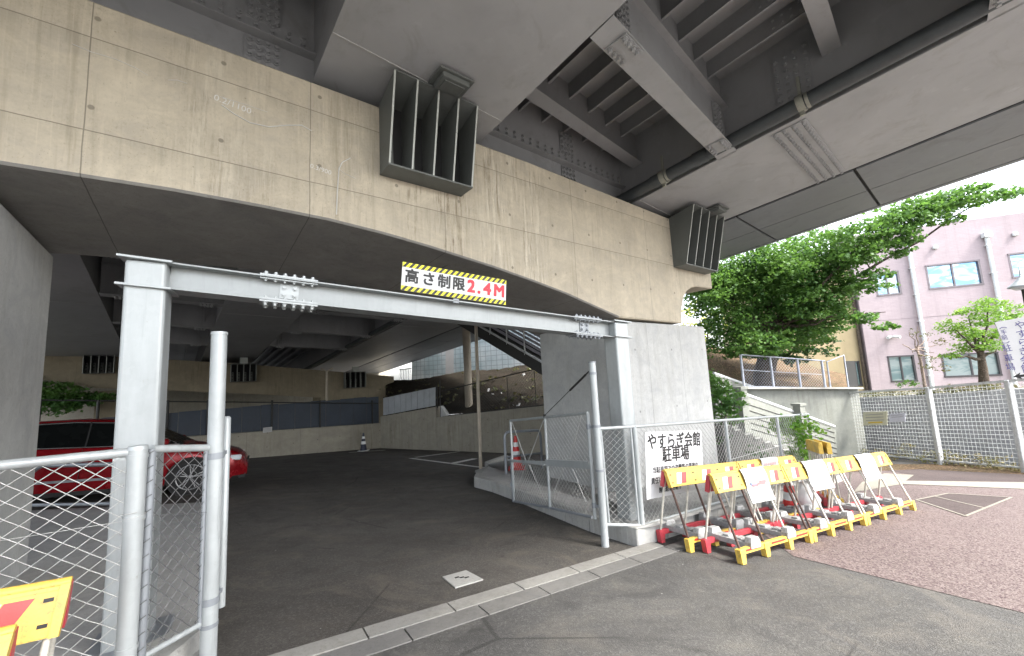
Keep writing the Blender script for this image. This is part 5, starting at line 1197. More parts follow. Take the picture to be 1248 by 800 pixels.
B += [pb_(x, y, TZ - 1.6, rx, ry, .85) for x, y, rx, ry in [(1045, 285, 34, 14), (1085, 275, 32, 12), (1120, 262, 30, 10), (1150, 252, 26, 8), (1180, 246, 22, 7), (1212, 240, 22, 6), (1068, 300, 26, 8), (1098, 308, 18, 5), (1060, 350, 26, 6), (1040, 388, 26, 6), (1075, 398, 20, 4), (1105, 290, 20, 7), (1150, 268, 22, 6), (1190, 232, 16, 5), (1232, 236, 18, 7), (1100, 262, 34, 16), (1140, 246, 30, 12), (1080, 292, 30, 12), (1045, 310, 28, 14), (1170, 238, 26, 9), (1060, 335, 22, 8)]]
leafpart('crown', B, 900, .10, M['leaf'], tree, 3, .35)
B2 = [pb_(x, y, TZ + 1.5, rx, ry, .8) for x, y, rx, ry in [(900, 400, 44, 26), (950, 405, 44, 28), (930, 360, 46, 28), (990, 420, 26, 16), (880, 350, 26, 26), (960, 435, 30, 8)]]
leafpart('inner_foliage', B2, 600, .12, M['leaf_dark'], tree, 4, .2)  # crown's interior shade put into a darker leaf colour
yt = thing('sunlit_shrub', 'yellow green sunlit foliage seen just right of the concrete column', 'shrub', D(855, 440, 17.5))
mb = MB(); limb(mb, wob(D(857, 452, 17.5), D(853, 390, 17.5), 4, .08), .09, .03); limb(mb, wob(D(856, 430, 17.5), D(868, 395, 17.5), 4, .08), .06, .02); part('trunk', mb, M['bark'], yt)
leafpart('foliage', [pb_(846, 385, 17.5, 14, 20), pb_(862, 400, 18, 16, 18), pb_(850, 418, 18, 14, 10), pb_(880, 380, 19, 20, 30, .6)], 130, .13, M['leaf_yellow'], yt, 6)
_sb = []
for k in range(70):
    u, v = rt_.random(), rt_.random(); p = lerp(lerp(b0 + rn * .3, b1 + rn * .3, u), lerp(D(470, 466, 25), b1 + rn * 5.5 + np.array((0, 0, 1.9)), u), v); _sb.append((p + (0, 0, .03), .5, .5, .08, .5))
leafpart('ground_cover', _sb, 60, .14, M['leaf_dull'], None, 41, label='dry leaves and weeds over the dark slope behind the retaining wall', cat='ground cover', kind='stuff')
# bush beside the column and the vine on the fence
bz_ = G(884, 545); bs = thing('leafy_bush', 'green leafy bush growing beside the right edge of the concrete column', 'bush', D(885, 545, 9.2))
mb = MB()
for x, y in ((878, 470), (888, 478), (884, 500), (895, 490)): limb(mb, wob(D(884, 560, 9.2), D(x, y, 9.1), 5, .04), .02, .006, 5)
part('stems', mb, M['bark'], bs)
leafpart('foliage', [pb_(876, 466, 9.2, 9, 16), pb_(884, 482, 9.1, 16, 14), pb_(893, 497, 9.1, 12, 9), pb_(876, 500, 9.3, 10, 18), pb_(890, 515, 9.2, 10, 12, .7)], 1300, .085, M['leaf'], bs, 7)
vn = thing('climbing_shrub', 'bright green climbing shrub growing over the chain link fence', 'shrub', D(972, 575, 7.7))
mb = MB()
for x, y in ((955, 515), (968, 510), (980, 520), (975, 545), (988, 515)): limb(mb, wob(D(974, 590, 7.75), D(x, y, 7.7), 5, .04), .014, .004, 5)
part('stems', mb, M['bark_pale'], vn)
leafpart('foliage', [pb_(958, 520, 7.7, 15, 12), pb_(975, 522, 7.65, 18, 14), pb_(972, 542, 7.65, 15, 12), pb_(978, 560, 7.7, 9, 12, .7), pb_(948, 512, 7.75, 8, 6)], 1900, .07, M['leaf_bright'], vn, 8)
# climber behind the lot on the left
iv = thing('leafy_bush', 'green bushes growing against the far pier above the red car', 'bush', PF(fl(70, 495)[0], -.6, 0))
leafpart('foliage', [(PF(fl(x, y, -.8)[0], -.8, fl(x, y, -.8)[1]), rx, .5, rz, 1.6) for x, y, rx, rz in ((35, 485, .9, .55), (58, 478, .9, .45), (82, 484, .8, .4), (102, 488, .6, .3), (60, 494, 1.0, .4), (20, 480, 1, .8), (120, 486, .4, .2))], 300, .13, M['leaf'], iv, 9)

# ================================================================== RIGHT BACKGROUND
F0, F1, F2 = G(1022, 555), G(1147, 567), G(1250, 577); F3 = F2 + (F2 - F1) * .9; F3[2] = gz(*F3[:2])
ff = thing('mesh_fence', 'white welded mesh fence along the red brown paving', 'fence', F1)
Hf = 2.1; P_ = [F0, F1, F2, F3]
topz = [V(1018, 480, F0, (1, 0, 0))[2], V(1131, 473, F1, (1, 0, 0))[2], V(1239, 464, F2, (1, 0, 0))[2]]; topz.append(topz[2] + (topz[2] - topz[1]) * .9)
for i, p in enumerate(P_):
    mb = MB(); mb.beam((p[0], p[1], gz(*p[:2]) - .1), (p[0], p[1], topz[i] + .02), .11, .09, (0, 1, 0)); part('post', mb, M['white_metal'], ff, bevel=.01)
pm = lerp(F0, F1, .17); mb = MB(); mb.beam((pm[0], pm[1], gz(*pm[:2]) + .2), (pm[0], pm[1], topz[0]), .06, .06, (0, 1, 0)); part('post', mb, M['white_metal'], ff)
for i in range(3):
    a, b = P_[i], P_[i + 1]; za, zb = topz[i], topz[i + 1]; d = hd(a, b); L = np.linalg.norm((b - a)[:2]); mb = MB()
    at_ = (a[0], a[1], za); bt_ = (b[0], b[1], zb); mb.beam(at_, bt_, .06, .06); mb.beam((a[0], a[1], a[2] + .12), (b[0], b[1], b[2] + .12), .03, .04); part('rail', mb, M['white_metal'], ff)
    mb = MB(); nv = int(L / .075)
    for k in range(1, nv): q = lerp(a, b, k / nv); mb.tube([(q[0], q[1], lerp(a, b, k / nv)[2] + .12), (q[0], q[1], za + (zb - za) * k / nv)], .0035, 3, False)
    for k in range(1, 19): t = k / 19; mb.tube([(a[0], a[1], a[2] + .12 + (za - a[2] - .12) * t), (b[0], b[1], b[2] + .12 + (zb - b[2] - .12) * t)], .0065, 4, False)
    part('mesh', mb, M['white_metal'], ff)
def sheet_on_fence(x0, y0, x1, y1, base, m, label):
    d = hd(F0, F1); n = np.array((d[1], -d[0], 0)) * .05; c = [V(x, y, base + n, d) for x, y in ((x0, y1), (x1, y1 - 1), (x1, y0 - 1), (x0, y0))]
    mb = MB(); mb.prism(c, -n * .3)
    cc2 = sum(c) / 4; u = nz(c[1] - c[0]); Wd = np.linalg.norm(c[1] - c[0]); Hd = np.linalg.norm(c[3] - c[0]); mb.mi = 1
    for k in range(3 if m is M['tile2'] else 2): mb.obox(cc2 + (0, 0, Hd * (.28 - .2 * k)) + n * .08, u * Wd * .38, n * .02, (0, 0, Hd * .022))
    mb.mi = 2; 
    if m is M['tile2']: mb.obox(cc2 - (0, 0, Hd * .28) + n * .08, u * Wd * .3, n * .02, (0, 0, Hd * .05))
    return solo('fence_placard', mb, [m, M['ink_grey'], M['sign_yellow2']], label, 'placard')
M['tile2'] = plain('cream_placard', (.62, .60, .45, 1), .5, 0, .05, 4, 0); M['sign_yellow2'] = plain('placard_yellow', (.7, .52, .08, 1), .5, 0, .05, 4, 0); M['lilac'] = plain('lilac_placard', (.66, .66, .74, 1), .5, 0, .05, 4, 0)
sheet_on_fence(1052, 502.5, 1081, 519, F0, M['tile2'], 'cream placard with a yellow band on the white mesh fence')
sheet_on_fence(1084, 504.5, 1103, 515, F0, M['lilac'], 'small lilac white placard beside the cream one on the mesh fence')
# terrace wall behind the fence, terrace ground, hedge
def back(p, k): return CAM + (np.array(p) - CAM) * k
w0, w1, w2 = [np.array((p[0], p[1], 0)) for p in (back(F0, 1.10), back(F1, 1.09), back(F2, 1.10))]; w3 = w2 + (w2 - w1) * 1.5
wn = np.array((.65, .76, 0))
tw = thing('terrace_wall', 'grey concrete retaining wall behind the white mesh fence', 'retaining wall', w1)
tz_ = [V(1020, 486, w0, (1, 0, 0))[2], V(1140, 480, w1, (1, 0, 0))[2], V(1248, 473, w2, (1, 0, 0))[2]]; tz_.append(tz_[2])
for i, (a, b) in enumerate(((w0, w1), (w1, w2), (w2, w3))):
    part('wall_section', prismwall(a, b, tz_[i], tz_[i + 1], .3, -4), M['terrace_wall'], tw)
mb = MB(); mb.poly([np.array((w0[0] - 2, w0[1] + 1, tz_[0] - .6)), np.array((w0[0], w0[1], tz_[0] - .6)), np.array((w1[0], w1[1], tz_[1] - .6)), np.array((w2[0], w2[1], tz_[2] - .6)), np.array((w3[0], w3[1], tz_[3] - .6)), np.array((w3[0] + 40, w3[1] + 5, tz_[2] - .6)), np.array((w1[0] + 20, w1[1] + 40, tz_[1] - .6)), np.array((w0[0] - 10, w0[1] + 40, tz_[0] - .6))])
struct('terrace', mb, M['terrace'])
hb_ = []
for k in range(26):
    t = k / 25; a, b, tt = (w0, w1, t * 2) if t < .5 else (w1, w2, t * 2 - 1); q = lerp(a, b, tt) + wn * .35; q[2] = (lerp((0, 0, tz_[0]), (0, 0, tz_[1]), tt) if t < .5 else lerp((0, 0, tz_[1]), (0, 0, tz_[2]), tt))[2] + .03
    if t > .12: hb_.append((q, .34, .28, .13, 1.1))
leafpart('hedge', hb_, 330, .07, M['leaf_dull'], None, 12, label='low clipped hedge on top of the grey wall behind the mesh fence', cat='hedge')
# weeds at the fence foot
wb = []
r_ = random.Random(3)
for k in range(46):
    t = k / 45; a, b, tt = (F0, F1, t * 2) if t < .5 else (F1, F2, t * 2 - 1); q = onp(lerp(a, b, tt) + np.array((.1, .12, 0)) * r_.uniform(0, 2), .05); h = r_.uniform(.04, .24) * (1.5 if abs(t - .42) < .06 else 1); wb.append((q + (0, 0, h * .6), .16, .14, h, 1.0))
leafpart('weeds', wb, 420, .055, M['weeds'], None, 13, label='dry weeds growing along the foot of the mesh fence', cat='weeds', kind='stuff')
# buildings
hy = lambda x: 457.7 - .0506 * (x - 624)
fr_ = ray(-705, hy(-705)); fdv = -nz((fr_[0], fr_[1], 0)); FA = D(1057, 430, 20)
if fdv[0] < 0: fdv = -fdv
def FS(x, y, off=0.0):
    q = V(x, y, FA + np.array((fdv[1], -fdv[0], 0)) * off, fdv) - np.array((FA[0], FA[1], 0)); return float(np.dot(q, fdv)), float(q[2])
fang = math.atan2(fdv[1], fdv[0]); fnrm_y = -1  # local -y faces the viewer
def facade(parent, s0, s1, z0, z1, rects, m, y=0.0):
    S = sorted({s0, s1} | {r[0] for r in rects} | {r[1] for r in rects}); Z = sorted({z0, z1} | {r[2] for r in rects} | {r[3] for r in rects}); mb = MB()
    for i in range(len(S) - 1):
        for j in range(len(Z) - 1):
            cs_, cz = (S[i] + S[i + 1]) / 2, (Z[j] + Z[j + 1]) / 2
            if any(r[0] < cs_ < r[1] and r[2] < cz < r[3] for r in rects): continue
            mb.quad((S[i], y, Z[j]), (S[i + 1], y, Z[j]), (S[i + 1], y, Z[j + 1]), (S[i], y, Z[j + 1]))
    for r in rects:
        a, b, c, d = r; mb.quad((a, y, c), (a, y + .16, c), (a, y + .16, d), (a, y, d)); mb.quad((b, y, c), (b, y, d), (b, y + .16, d), (b, y + .16, c)); mb.quad((a, y, c), (b, y, c), (b, y + .16, c), (a, y + .16, c)); mb.quad((a, y, d), (a, y + .16, d), (b, y + .16, d), (b, y, d))
    mb.box(s0, s0 + .01, y, y + 8, z0, z1); mb.box(s1 - .01, s1, y, y + 8, z0, z1); mb.box(s0, s1, y + 7.9, y + 8, z0, z1); mb.box(s0, s1, y + .01, y + 8, z1 - .05, z1)
    return part('wall', mb, m, parent)
def wallmat(name, col, bx, bz, k=.25, var=.12):
    n = N(name); X, Y, Z = n.sep(); row_ = n.math('FLOOR', n.math('DIVIDE', Z, bz)); off = n.math('MULTIPLY', n.math('MODULO', row_, 2.0), bx / 2)
    fx = n.ramp(n.math('PINGPONG', n.math('ADD', X, off), bx / 2), 0, .008, 1, 0); fz = n.ramp(n.math('PINGPONG', Z, bz / 2), 0, .008, 1, 0); j = n.math('MAXIMUM', fx, fz)
    f = n.noise(.6, det=6, rough=.7); v = n.voro(3.5, n.mapv((1 / (bx * 3.5), 1, 1 / (bz * 3.5))), out='Color'); bw = n.n('ShaderNodeRGBToBW'); n.l(v, bw.inputs[0])
    c = n.mix(n.ramp(f, .3, .7), sc_(col, 1 - var), sc_(col, 1 + var)); c = n.mix(n.math('MULTIPLY', bw.outputs[0], .3), c, sc_(col, .72)); c = n.mix(n.math('MULTIPLY', j, k), c, sc_(col, .6)); sk = n.ramp(n.noise(1, n.mapv((4, 4, .25)), det=6, rough=.7), .52, .7, 0, .4); c = n.mix(sk, c, (col[0] * .6, col[1] * .6, col[2] * .58, 1))
    n.bump(j, -.2, .004); return n.fin(c, .7, 0, .4)
M['pink'] = wallmat('pink_tile', (.41, .34, .36, 1), .24, .08, .4); M['beige'] = wallmat('beige_wall', (.50, .40, .24, 1), 1.8, .9, .15); M['win_frame'] = plain('dark_window_frame', (.06, .055, .06, 1), .45, .2); M['win_frame2'] = plain('bronze_frame', (.18, .16, .17, 1), .4, .4)
def glassmat(name, c0, c1):
    n = N(name); f = n.noise(1.1, n.mapv((1, 1, 2.2)), det=3, dist=.8); c = n.mix(n.ramp(f, .42, .56), c0, c1); return n.fin(c, .06, .55, .8)
M['win_glass'] = glassmat('window_glass', (.16, .30, .48, 1), (.42, .48, .54, 1)); M['win_curtain'] = glassmat('curtained_glass', (.22, .32, .33, 1), (.42, .50, .50, 1))  # window_glass: blue and pale noise paints reflections into the pane colour
def window(parent, r, glass, frame, mull=(.5,), y=0.0):
    a, b, c, d = r; f = .05; mb = MB(); Y0, Y1 = y + .02, y + .10
    mb.box(a - .02, b + .02, Y0 - .05, Y1, d - f, d + .02); mb.box(a - .02, b + .02, Y0 - .05, Y1, c - .03, c + f); mb.box(a - .02, a + f, Y0 - .03, Y1, c, d); mb.box(b - f, b + .02, Y0 - .03, Y1, c, d)
    for m_ in mull: x = a + (b - a) * m_; mb.box(x - .03, x + .03, Y0 + .01, Y1, c, d)
    wf = part('window', mb, frame, parent)
    mb = MB(); mb.box(a, b, Y1 - .03, Y1 - .01, c, d); part('pane', mb, glass, wf); return wf
bld = thing('pink_building', 'pink tiled two storey building with dark framed sliding windows', 'building', (FA[0], FA[1], 0), None, False, fang)
def rect(x0, y0, x1, y1, x2, y2, x3, y3):
    a, b, c, d = FS(x0, y0), FS(x1, y1), FS(x2, y2), FS(x3, y3); return ((a[0] + d[0]) / 2, (b[0] + c[0]) / 2, (c[1] + d[1]) / 2, (a[1] + b[1]) / 2)
rects = [rect(1066, 334, 1095, 330, 1098, 358, 1069, 361), rect(1128, 325, 1193, 316, 1198, 345, 1133, 354), rect(1082, 435, 1113, 433, 1118, 464, 1086, 466), rect(1148, 434, 1215, 428, 1221, 456, 1151, 461), rect(1230, 311, 1290, 302, 1296, 332, 1233, 340), rect(1240, 425, 1300, 420, 1304, 448, 1243, 453)]
sL = FS(1056, 430)[0]; facade(bld, sL, sL + 26, -3, 7.75, rects, M['pink'])
for i, r in enumerate(rects): window(bld, r, M['win_glass'] if i in (0, 1, 4) else M['win_curtain'], M['win_frame2'] if i in (0, 1, 4) else M['win_frame'], (.5,) if i != 3 else (.52, ))
mb = MB(); zf = FS(1130, 386)[1]; mb.box(sL, sL + 26, -.012, .0, zf - .01, zf + .01); part('floor_band', mb, M['pink'], bld)
for (xa, ya), (xb, yb_), hd_ in (((1110, 318), (1136, 472), False), ((1199, 290), (1222, 372), True)):
    s_a, z_a = FS(xa, ya, .1); s_b, _ = FS(xb, yb_, .1); s_m = (s_a + s_b) / 2; mb = MB(); mb.cyl((s_m, -.1, -2), (s_m, -.1, z_a + (1.6 if not hd_ else 0)), .075, seg=12)
    for k in range(6): mb.box(s_m - .09, s_m + .09, -.19, 0, z_a - .4 - k * 1.3, z_a - .36 - k * 1.3)
    if hd_: mb.box(s_m - .14, s_m + .14, -.26, -.01, z_a, z_a + .22)
    part('downpipe', mb, M['white_metal'], bld)
sp1, zp1 = FS(1088, 411, .15); mb = MB(); mb.box(sp1 - .05, sp1 + .05, -.08, 0, zp1 - .02, zp1 + .06)
for s in (-1, 1): mb.cyl((sp1 + s * .06, -.08, zp1 + .03), (sp1 + s * .24, -.26, zp1 - .03), .055, .075, 10)
part('spotlight', mb, M['white_metal'], bld)
for x, y in ((1139, 302), (1236, 286)): s_, z_ = FS(x, y); mb = MB(); mb.box(s_ - .09, s_ + .09, -.12, 0, z_ - .09, z_ + .09); part('vent_hood', mb, M['white_metal'], bld, bevel=.03)
b2 = thing('beige_building', 'beige building at the left end of the pink building', 'building', (FA[0], FA[1], 0), None, False, fang)
facade(b2, sL - 5.2, sL - .05, -3, 6.2, [rect(1045, 441, 1051, 440, 1053, 470, 1047, 471)], M['beige'], .3); window(b2, rect(1045, 441, 1051, 440, 1053, 470, 1047, 471), M['win_curtain'], M['win_frame'], (), .3)
mb = MB(); mb.cyl((sL - .14, .18, -2), (sL - .14, .18, 6.0), .07, seg=10); part('downpipe', mb, M['bark'], b2)
# trees in front of the pink building
def smalltree(name, label, base, trunk, r0, ends, blobs, dens, size, m, mb_=None, z=15.0, cat='tree', seed=1):
    t = thing(name, label, cat, base); mb = MB(); limb(mb, trunk, r0, r0 * .6, 10); part('trunk', mb, mb_ or M['bark'], t); mb = MB()
    for x, y in ends: s_ = trunk[-1] + np.array((0, 0, -rt_.uniform(0, .3))); limb(mb, wob(s_, D(x, y, z + rt_.uniform(-.4, .4)), 5, .05), r0 * .45, .012, 6)
    part('branches', mb, mb_ or M['bark'], t); leafpart('crown', [pb_(x, y, z + rt_.uniform(-.4, .4), rx, ry, 1.0) for x, y, rx, ry in blobs], dens, size, m, t, seed, .3); return t
smalltree('round_tree', 'small clipped tree with layered bright green crown before the pink building', D(1199, 468, 14.6), [D(1200, 474, 14.6), D(1198, 450, 14.6), D(1195, 430, 14.6)], .15, [(1165, 402), (1180, 385), (1205, 372), (1225, 385), (1165, 435), (1215, 425), (1190, 410)],
          [(1160, 398, 14, 8), (1178, 405, 14, 9), (1185, 380, 18, 7), (1205, 370, 16, 6), (1222, 378, 16, 8), (1205, 390, 18, 8), (1192, 412, 16, 8), (1180, 424, 16, 6), (1205, 420, 16, 8), (1160, 434, 12, 4), (1238, 386, 12, 6), (1215, 405, 14, 6)], 1100, .075, M['leaf_bright'], None, 14.6, seed=21)
smalltree('sparse_shrub', 'thin half bare shrub with pale stem in front of the pink building', D(1127, 472, 14.4), [D(1128, 476, 14.4), D(1122, 440, 14.4), D(1117, 422, 14.4)], .05, [(1108, 405), (1118, 398), (1132, 412), (1146, 420), (1112, 430), (1150, 440), (1138, 430), (1100, 420)],
          [(1116, 405, 8, 4), (1128, 410, 9, 4), (1142, 418, 9, 5), (1135, 440, 10, 10), (1150, 415, 7, 3), (1145, 452, 10, 8)], 240, .07, M['leaf_dull'], M['bark_pale'], 14.4, cat='shrub', seed=22)
for x, lab in ((1104, 'small green tuft under the lower left window of the pink building'),): leafpart('garden_plant', [pb_(x, 466, 14.8, 9, 6), pb_(1108, 470, 14.8, 12, 4)], 420, .07, M['leaf'], None, 23, label=lab, cat='plant')

# ---- bank behind the small fence
bk = struct('bank', grid_surface([D(850, 478, 12.6), D(1046, 476, 13.4), D(1040, 458, 18.5), D(848, 418, 17.5)], 40, 20, .07, 9), M['soil'])
bw0, bw1 = D(896, 474, 12.3), D(1046, 474, 13.1)
lw = thing('low_wall', 'pale concrete wall carrying the small chain link fence above the ramp', 'wall', (bw0[0], bw0[1], -2)); part('wall', prismwall(bw0, bw1, bw0[2], bw1[2], .25, -2.5), M['ramp'], lw); mb = MB(); mb.beam(up(bw0, .02) , up(bw1, .02), .34, .05); part('coping', mb, M['kerb'], lw)
sf = thing('bank_fence', 'small galvanised chain link fence on the wall below the tree', 'fence', bw0)
bdv = hd(bw0, bw1)
def BF(x, y): return V(x, y, bw0 + np.array((0, .05, 0)), bdv)
pp = [(900, 432.5, 907, 472), (937, 436, 943, 473), (970, 438.5, 976, 473.5), (1003, 439, 1006, 474)]
M['mesh_blue'] = plain('zinc_fence', (.42, .45, .52, 1), .5, .2)
for x0, y0, x1, y1 in pp: mb = MB(); a = BF(x1, y1); mb.cyl(a, (a[0], a[1], BF(x0, y0)[2]), .035, seg=8); part('post', mb, M['mesh_blue'], sf)
tA2, tB2 = BF(902, 432.5), BF(1005, 440); mb = MB(); mb.tube([tA2, tB2], .022, 6); mb.tube([BF(903, 451), BF(1004, 457)], .01, 5); mb.tube([BF(906, 471), BF(1006, 473)], .012, 5); part('rail', mb, M['mesh_blue'], sf)
mb = MB(); chain(mb, BF(906, 471), BF(1006, 473), tB2, tA2, .10, .10, .0035); part('mesh', mb, M['mesh_blue'], sf)
g2 = thing('side_gate', 'small metal gate at the right end of the bank fence', 'gate', BF(1030, 474)); 
for x0, x1 in ((1010, 1032),): mb = MB(); a, b = BF(x0 + 2, 472), BF(x1 + 2, 472); za2, zb2_ = BF(x0, 441)[2], BF(x1, 433)[2]; mb.tube([a, (a[0], a[1], za2), (b[0], b[1], zb2_), b], .025, 6); part('frame', mb, M['mesh_blue'], g2)
mb = MB(); a, b = BF(1034, 472), BF(1046, 472); mb.prism([a, b, (b[0], b[1], BF(1043, 440)[2]), (a[0], a[1], BF(1033, 440)[2])], (0, .04, 0)); part('panel', mb, M['dark_steel'], g2)
# ---- ramp with parapets
rA0, rB0 = D(896, 476, 10.6), D(1019, 520, 12.6); rdv = hd(rA0, rB0); rnn = np.array((-rdv[1], rdv[0], 0))
def RV(x, y, o=0.0): return V(x, y, rA0 + rnn * o, rdv)
rp2 = thing('outdoor_stairs', 'concrete stairs with sloping parapets and rails leading up the bank', 'stairs', RV(960, 550))
mb = MB(); mb.prism([RV(872, 545), RV(1020, 556), RV(1019, 524), RV(872, 470)], rnn * .12)
part('parapet', mb, M['ramp'], rp2)
mb = MB(); mb.prism([RV(872, 520, 1.3), RV(1009, 552, 1.3), RV(1009, 506, 1.3), RV(872, 457, 1.3)], rnn * .12); part('parapet', mb, M['ramp'], rp2)
for o_, a, b in ((0.0, (872, 467), (1019, 520)), (1.3, (872, 455), (1009, 503))):
    mb = MB(); mb.tube([RV(*a, o_) + rnn * .06, RV(*b, o_) + rnn * .06], .045, 8); part('rail', mb, M['white_metal'], rp2)
for x, y0, y1, o_ in ((909, 474, 535, -.06), (956, 475, 500, 1.2), (978, 494, 530, -.06), (1012, 494, 553, 1.2)):
    mb = MB(); c = RV(x, y1, o_); zt = RV(x, y0, o_)[2]; mb.beam((c[0], c[1], c[2] - .4), (c[0], c[1], zt), .26, .2, rnn); mb.beam((c[0], c[1], zt), (c[0], c[1], zt + .07), .32, .26, rnn); mb.beam((c[0], c[1], zt - .22), (c[0], c[1], zt - .18), .30, .24, rnn); part('newel_post', mb, M['ramp'], rp2)
for k in range(5):
    mb = MB(); h = (k + 1) * .16; mb.tube([RV(880, 475, -.01) - np.array((0, 0, h)), RV(1016, 521, -.01) - np.array((0, 0, h))], .012, 4); part('groove_line', mb, M['step'], rp2)
# lower steps in front (dark) 
mb = MB(); a, b = RV(880, 520, -.8), RV(985, 562, -.8)
for k in range(9):
    p, q = lerp(a, b, k / 9), lerp(a, b, (k + 1) / 9); mb.prism([(p[0], p[1], -3), (q[0], q[1], -3), (q[0], q[1], p[2]), (p[0], p[1], p[2])], rnn * .75)
part('steps', mb, M['step'], rp2)
mb = MB()
for k in range(9): p, q = lerp(a, b, k / 9), lerp(a, b, (k + 1) / 9); mb.beam(np.array((p[0], p[1], p[2] + .01)) - rnn * .02, np.array((p[0], p[1], p[2] + .01)) + rdv * .2 - rnn * .02, .05, .03)
part('nosing', mb, M['kerb'], rp2)
leafpart('undergrowth', [pb_(x, y, z, rx, ry, 1) for x, y, z, rx, ry in ((885, 540, 8.9, 14, 8), (915, 552, 9.0, 20, 8), (940, 562, 9.0, 20, 7), (990, 566, 9.6, 14, 6), (1003, 556, 10.8, 8, 5))], 260, .07, M['leaf_dark'], None, 31, label='dark low undergrowth along the foot of the stairs', cat='undergrowth', kind='stuff')
# ---- street sign and lamp at the right edge
zS = 8.6; cT = D(1212, 393, zS); cBm = D(1222, 463, zS); uS = nz(D(1250, 386.5, zS - .25) - cT); vS = nz(np.cross(np.cross(uS, (0, 0, 1)), uS)); WS = 1.15; HS = float(np.dot(cT - cBm, vS)); nSg = np.cross(uS, vS)
c0 = np.array((cT[0], cT[1], cT[2])) + uS * WS / 2 - vS * HS / 2
ss = thing('direction_sign', 'white parking sign with dark blue vertical lettering and black arrow', 'sign', c0 - vS * HS / 2)
mb = MB(); mb.obox(c0, uS * WS / 2, vS * HS / 2, nSg * .02); part('board', mb, M['white'], ss)
mb = MB(); pq = c0 + uS * .35 - nSg * .06; mb.cyl((pq[0], pq[1], gz(pq[0], pq[1]) - .1), up(pq, HS * .45), .04, seg=12); part('post', mb, M['galv'], ss)
def SG(x, y):
    q = hit(x, y, c0, nSg) ; return q + nSg * .022
for ch, x, y, px_ in (('手', 1223, 405.5, 8), ('前', 1224, 412, 8), ('駐', 1227, 425, 12), ('車', 1229, 437, 12), ('場', 1231, 448, 12)): text_part('lettering', ch, SG(x, y), uS, vS, px_ * zS / F * .80, M['sign_blue'], ss, 0, sx=.78)
for x, y, f_ in ((1222, 400, 1), (1225.5, 417.5, -1)):
    mb = MB(); c = SG(x, y); mb.tube([c + uS * .05 * math.cos(t) + vS * f_ * (.035 * math.sin(t) - .02) for t in np.linspace(.2, math.pi - .2, 9)], .006, 4); part('bracket_mark', mb, M['sign_blue'], ss)
for i, ch in enumerate('やすらぎ会館'): text_part('lettering', ch, SG(1243 + i * 1.7, 397 + i * 10.6), uS, vS, 10.5 * zS / F, M['sign_blue'], ss, 0, sx=.85)
mb = MB(); c = SG(1234, 459.5); mb.poly([c, c + uS * .12 - vS * .07, c + uS * .10 - vS * .025, c + uS * .5 - vS * .025, c + uS * .5 + vS * .025, c + uS * .10 + vS * .025, c + uS * .12 + vS * .07]); part('arrow', mb, M['black'], ss)
lz = 9.4; lc = D(1246, 347, lz); lamp = thing('street_lamp', 'street lamp with a bell shaped grey shade at the right edge', 'street lamp', (lc[0], lc[1], gz(lc[0], lc[1])))
mb = MB(); mb.cyl((lc[0], lc[1], gz(lc[0], lc[1]) - .1), (lc[0], lc[1], lc[2] - .1), .05, .035, 12); part('pole', mb, M['dark_steel'], lamp)
mb = MB()
for (r0, z0), (r1, z1) in zip([(.24, -.06), (.235, -.03), (.13, .07), (.07, .14), (.05, .16), (.02, .22)], [(.235, -.03), (.13, .07), (.07, .14), (.05, .16), (.02, .22), (.006, .42)]): mb.cyl(up(lc, z0), up(lc, z1), r0, r1, 20, False)
part('shade', mb, M['galv'], lamp)
mb = MB(); mb.cyl(up(lc, -.12), up(lc, -.06), .12, .20, 20); part('diffuser', mb, M['lamp_glass'], lamp)
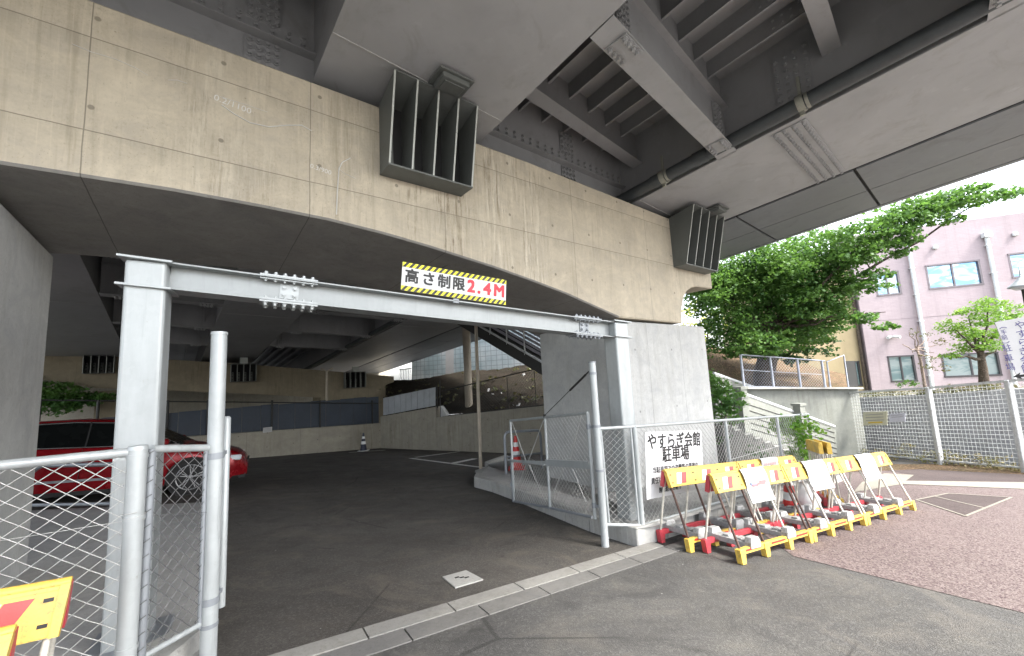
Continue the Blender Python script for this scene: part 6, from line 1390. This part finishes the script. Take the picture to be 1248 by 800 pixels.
# backdrop terrain behind the far pier
fw = wallobj('far_wall', PF(-22, 7, 0), PF(10, 7, 0), 2.9, 2.6, .3, -4, M["wall_conc"], 'pale concrete wall beyond the far pier seen through its openings', 'wall')

# ================================================================== LIGHT, SKY, CAMERA
SUN_EL, SUN_AZ = 50.0, 122.0     # azimuth measured clockwise from +Y
wld = bpy.data.worlds.new('World'); scene.world = wld; wld.use_nodes = True; nt = wld.node_tree
bg = nt.nodes['Background']; sky = nt.nodes.new('ShaderNodeTexSky'); sky.sky_type = 'NISHITA'; sky.sun_disc = False; sky.sun_elevation = R(SUN_EL); sky.sun_rotation = R(SUN_AZ); sky.air_density = 1.0; sky.dust_density = 3.0; sky.ozone_density = 1.0
hs_ = nt.nodes.new('ShaderNodeHueSaturation'); hs_.inputs['Saturation'].default_value = .38; nt.links.new(sky.outputs[0], hs_.inputs['Color']); nt.links.new(hs_.outputs[0], bg.inputs[0]); bg.inputs[1].default_value = .15
sd_ = bpy.data.lights.new('sun', 'SUN'); sd_.energy = 1.5; sd_.angle = R(14); sd_.color = (1, .96, .90); so = bpy.data.objects.new('sun', sd_); COL.objects.link(so)
v = Vector((math.sin(R(SUN_AZ)) * math.cos(R(SUN_EL)), math.cos(R(SUN_AZ)) * math.cos(R(SUN_EL)), math.sin(R(SUN_EL)))); so.rotation_euler = v.to_track_quat('Z', 'Y').to_euler()
cam = bpy.data.cameras.new('camera'); cam.sensor_width = 36; cam.lens = F / 1248 * 36; cam.clip_start = .05; cam.clip_end = 1500
co = bpy.data.objects.new('camera', cam); COL.objects.link(co)
def cw(c): return w(np.array(c, float))
rx_, ry_, rz_ = cw((1, 0, 0)), cw((0, -1, 0)), cw((0, 0, -1))
co.matrix_world = Matrix(((rx_[0], ry_[0], rz_[0], CAM[0]), (rx_[1], ry_[1], rz_[1], CAM[1]), (rx_[2], ry_[2], rz_[2], CAM[2]), (0, 0, 0, 1)))
scene.camera = co
scene.view_settings.view_transform = 'Standard'; scene.view_settings.look = 'None'; scene.view_settings.exposure = 2.45; scene.view_settings.gamma = 1
scene.cycles.max_bounces = 8; scene.cycles.diffuse_bounces = 1; scene.cycles.use_denoising = True
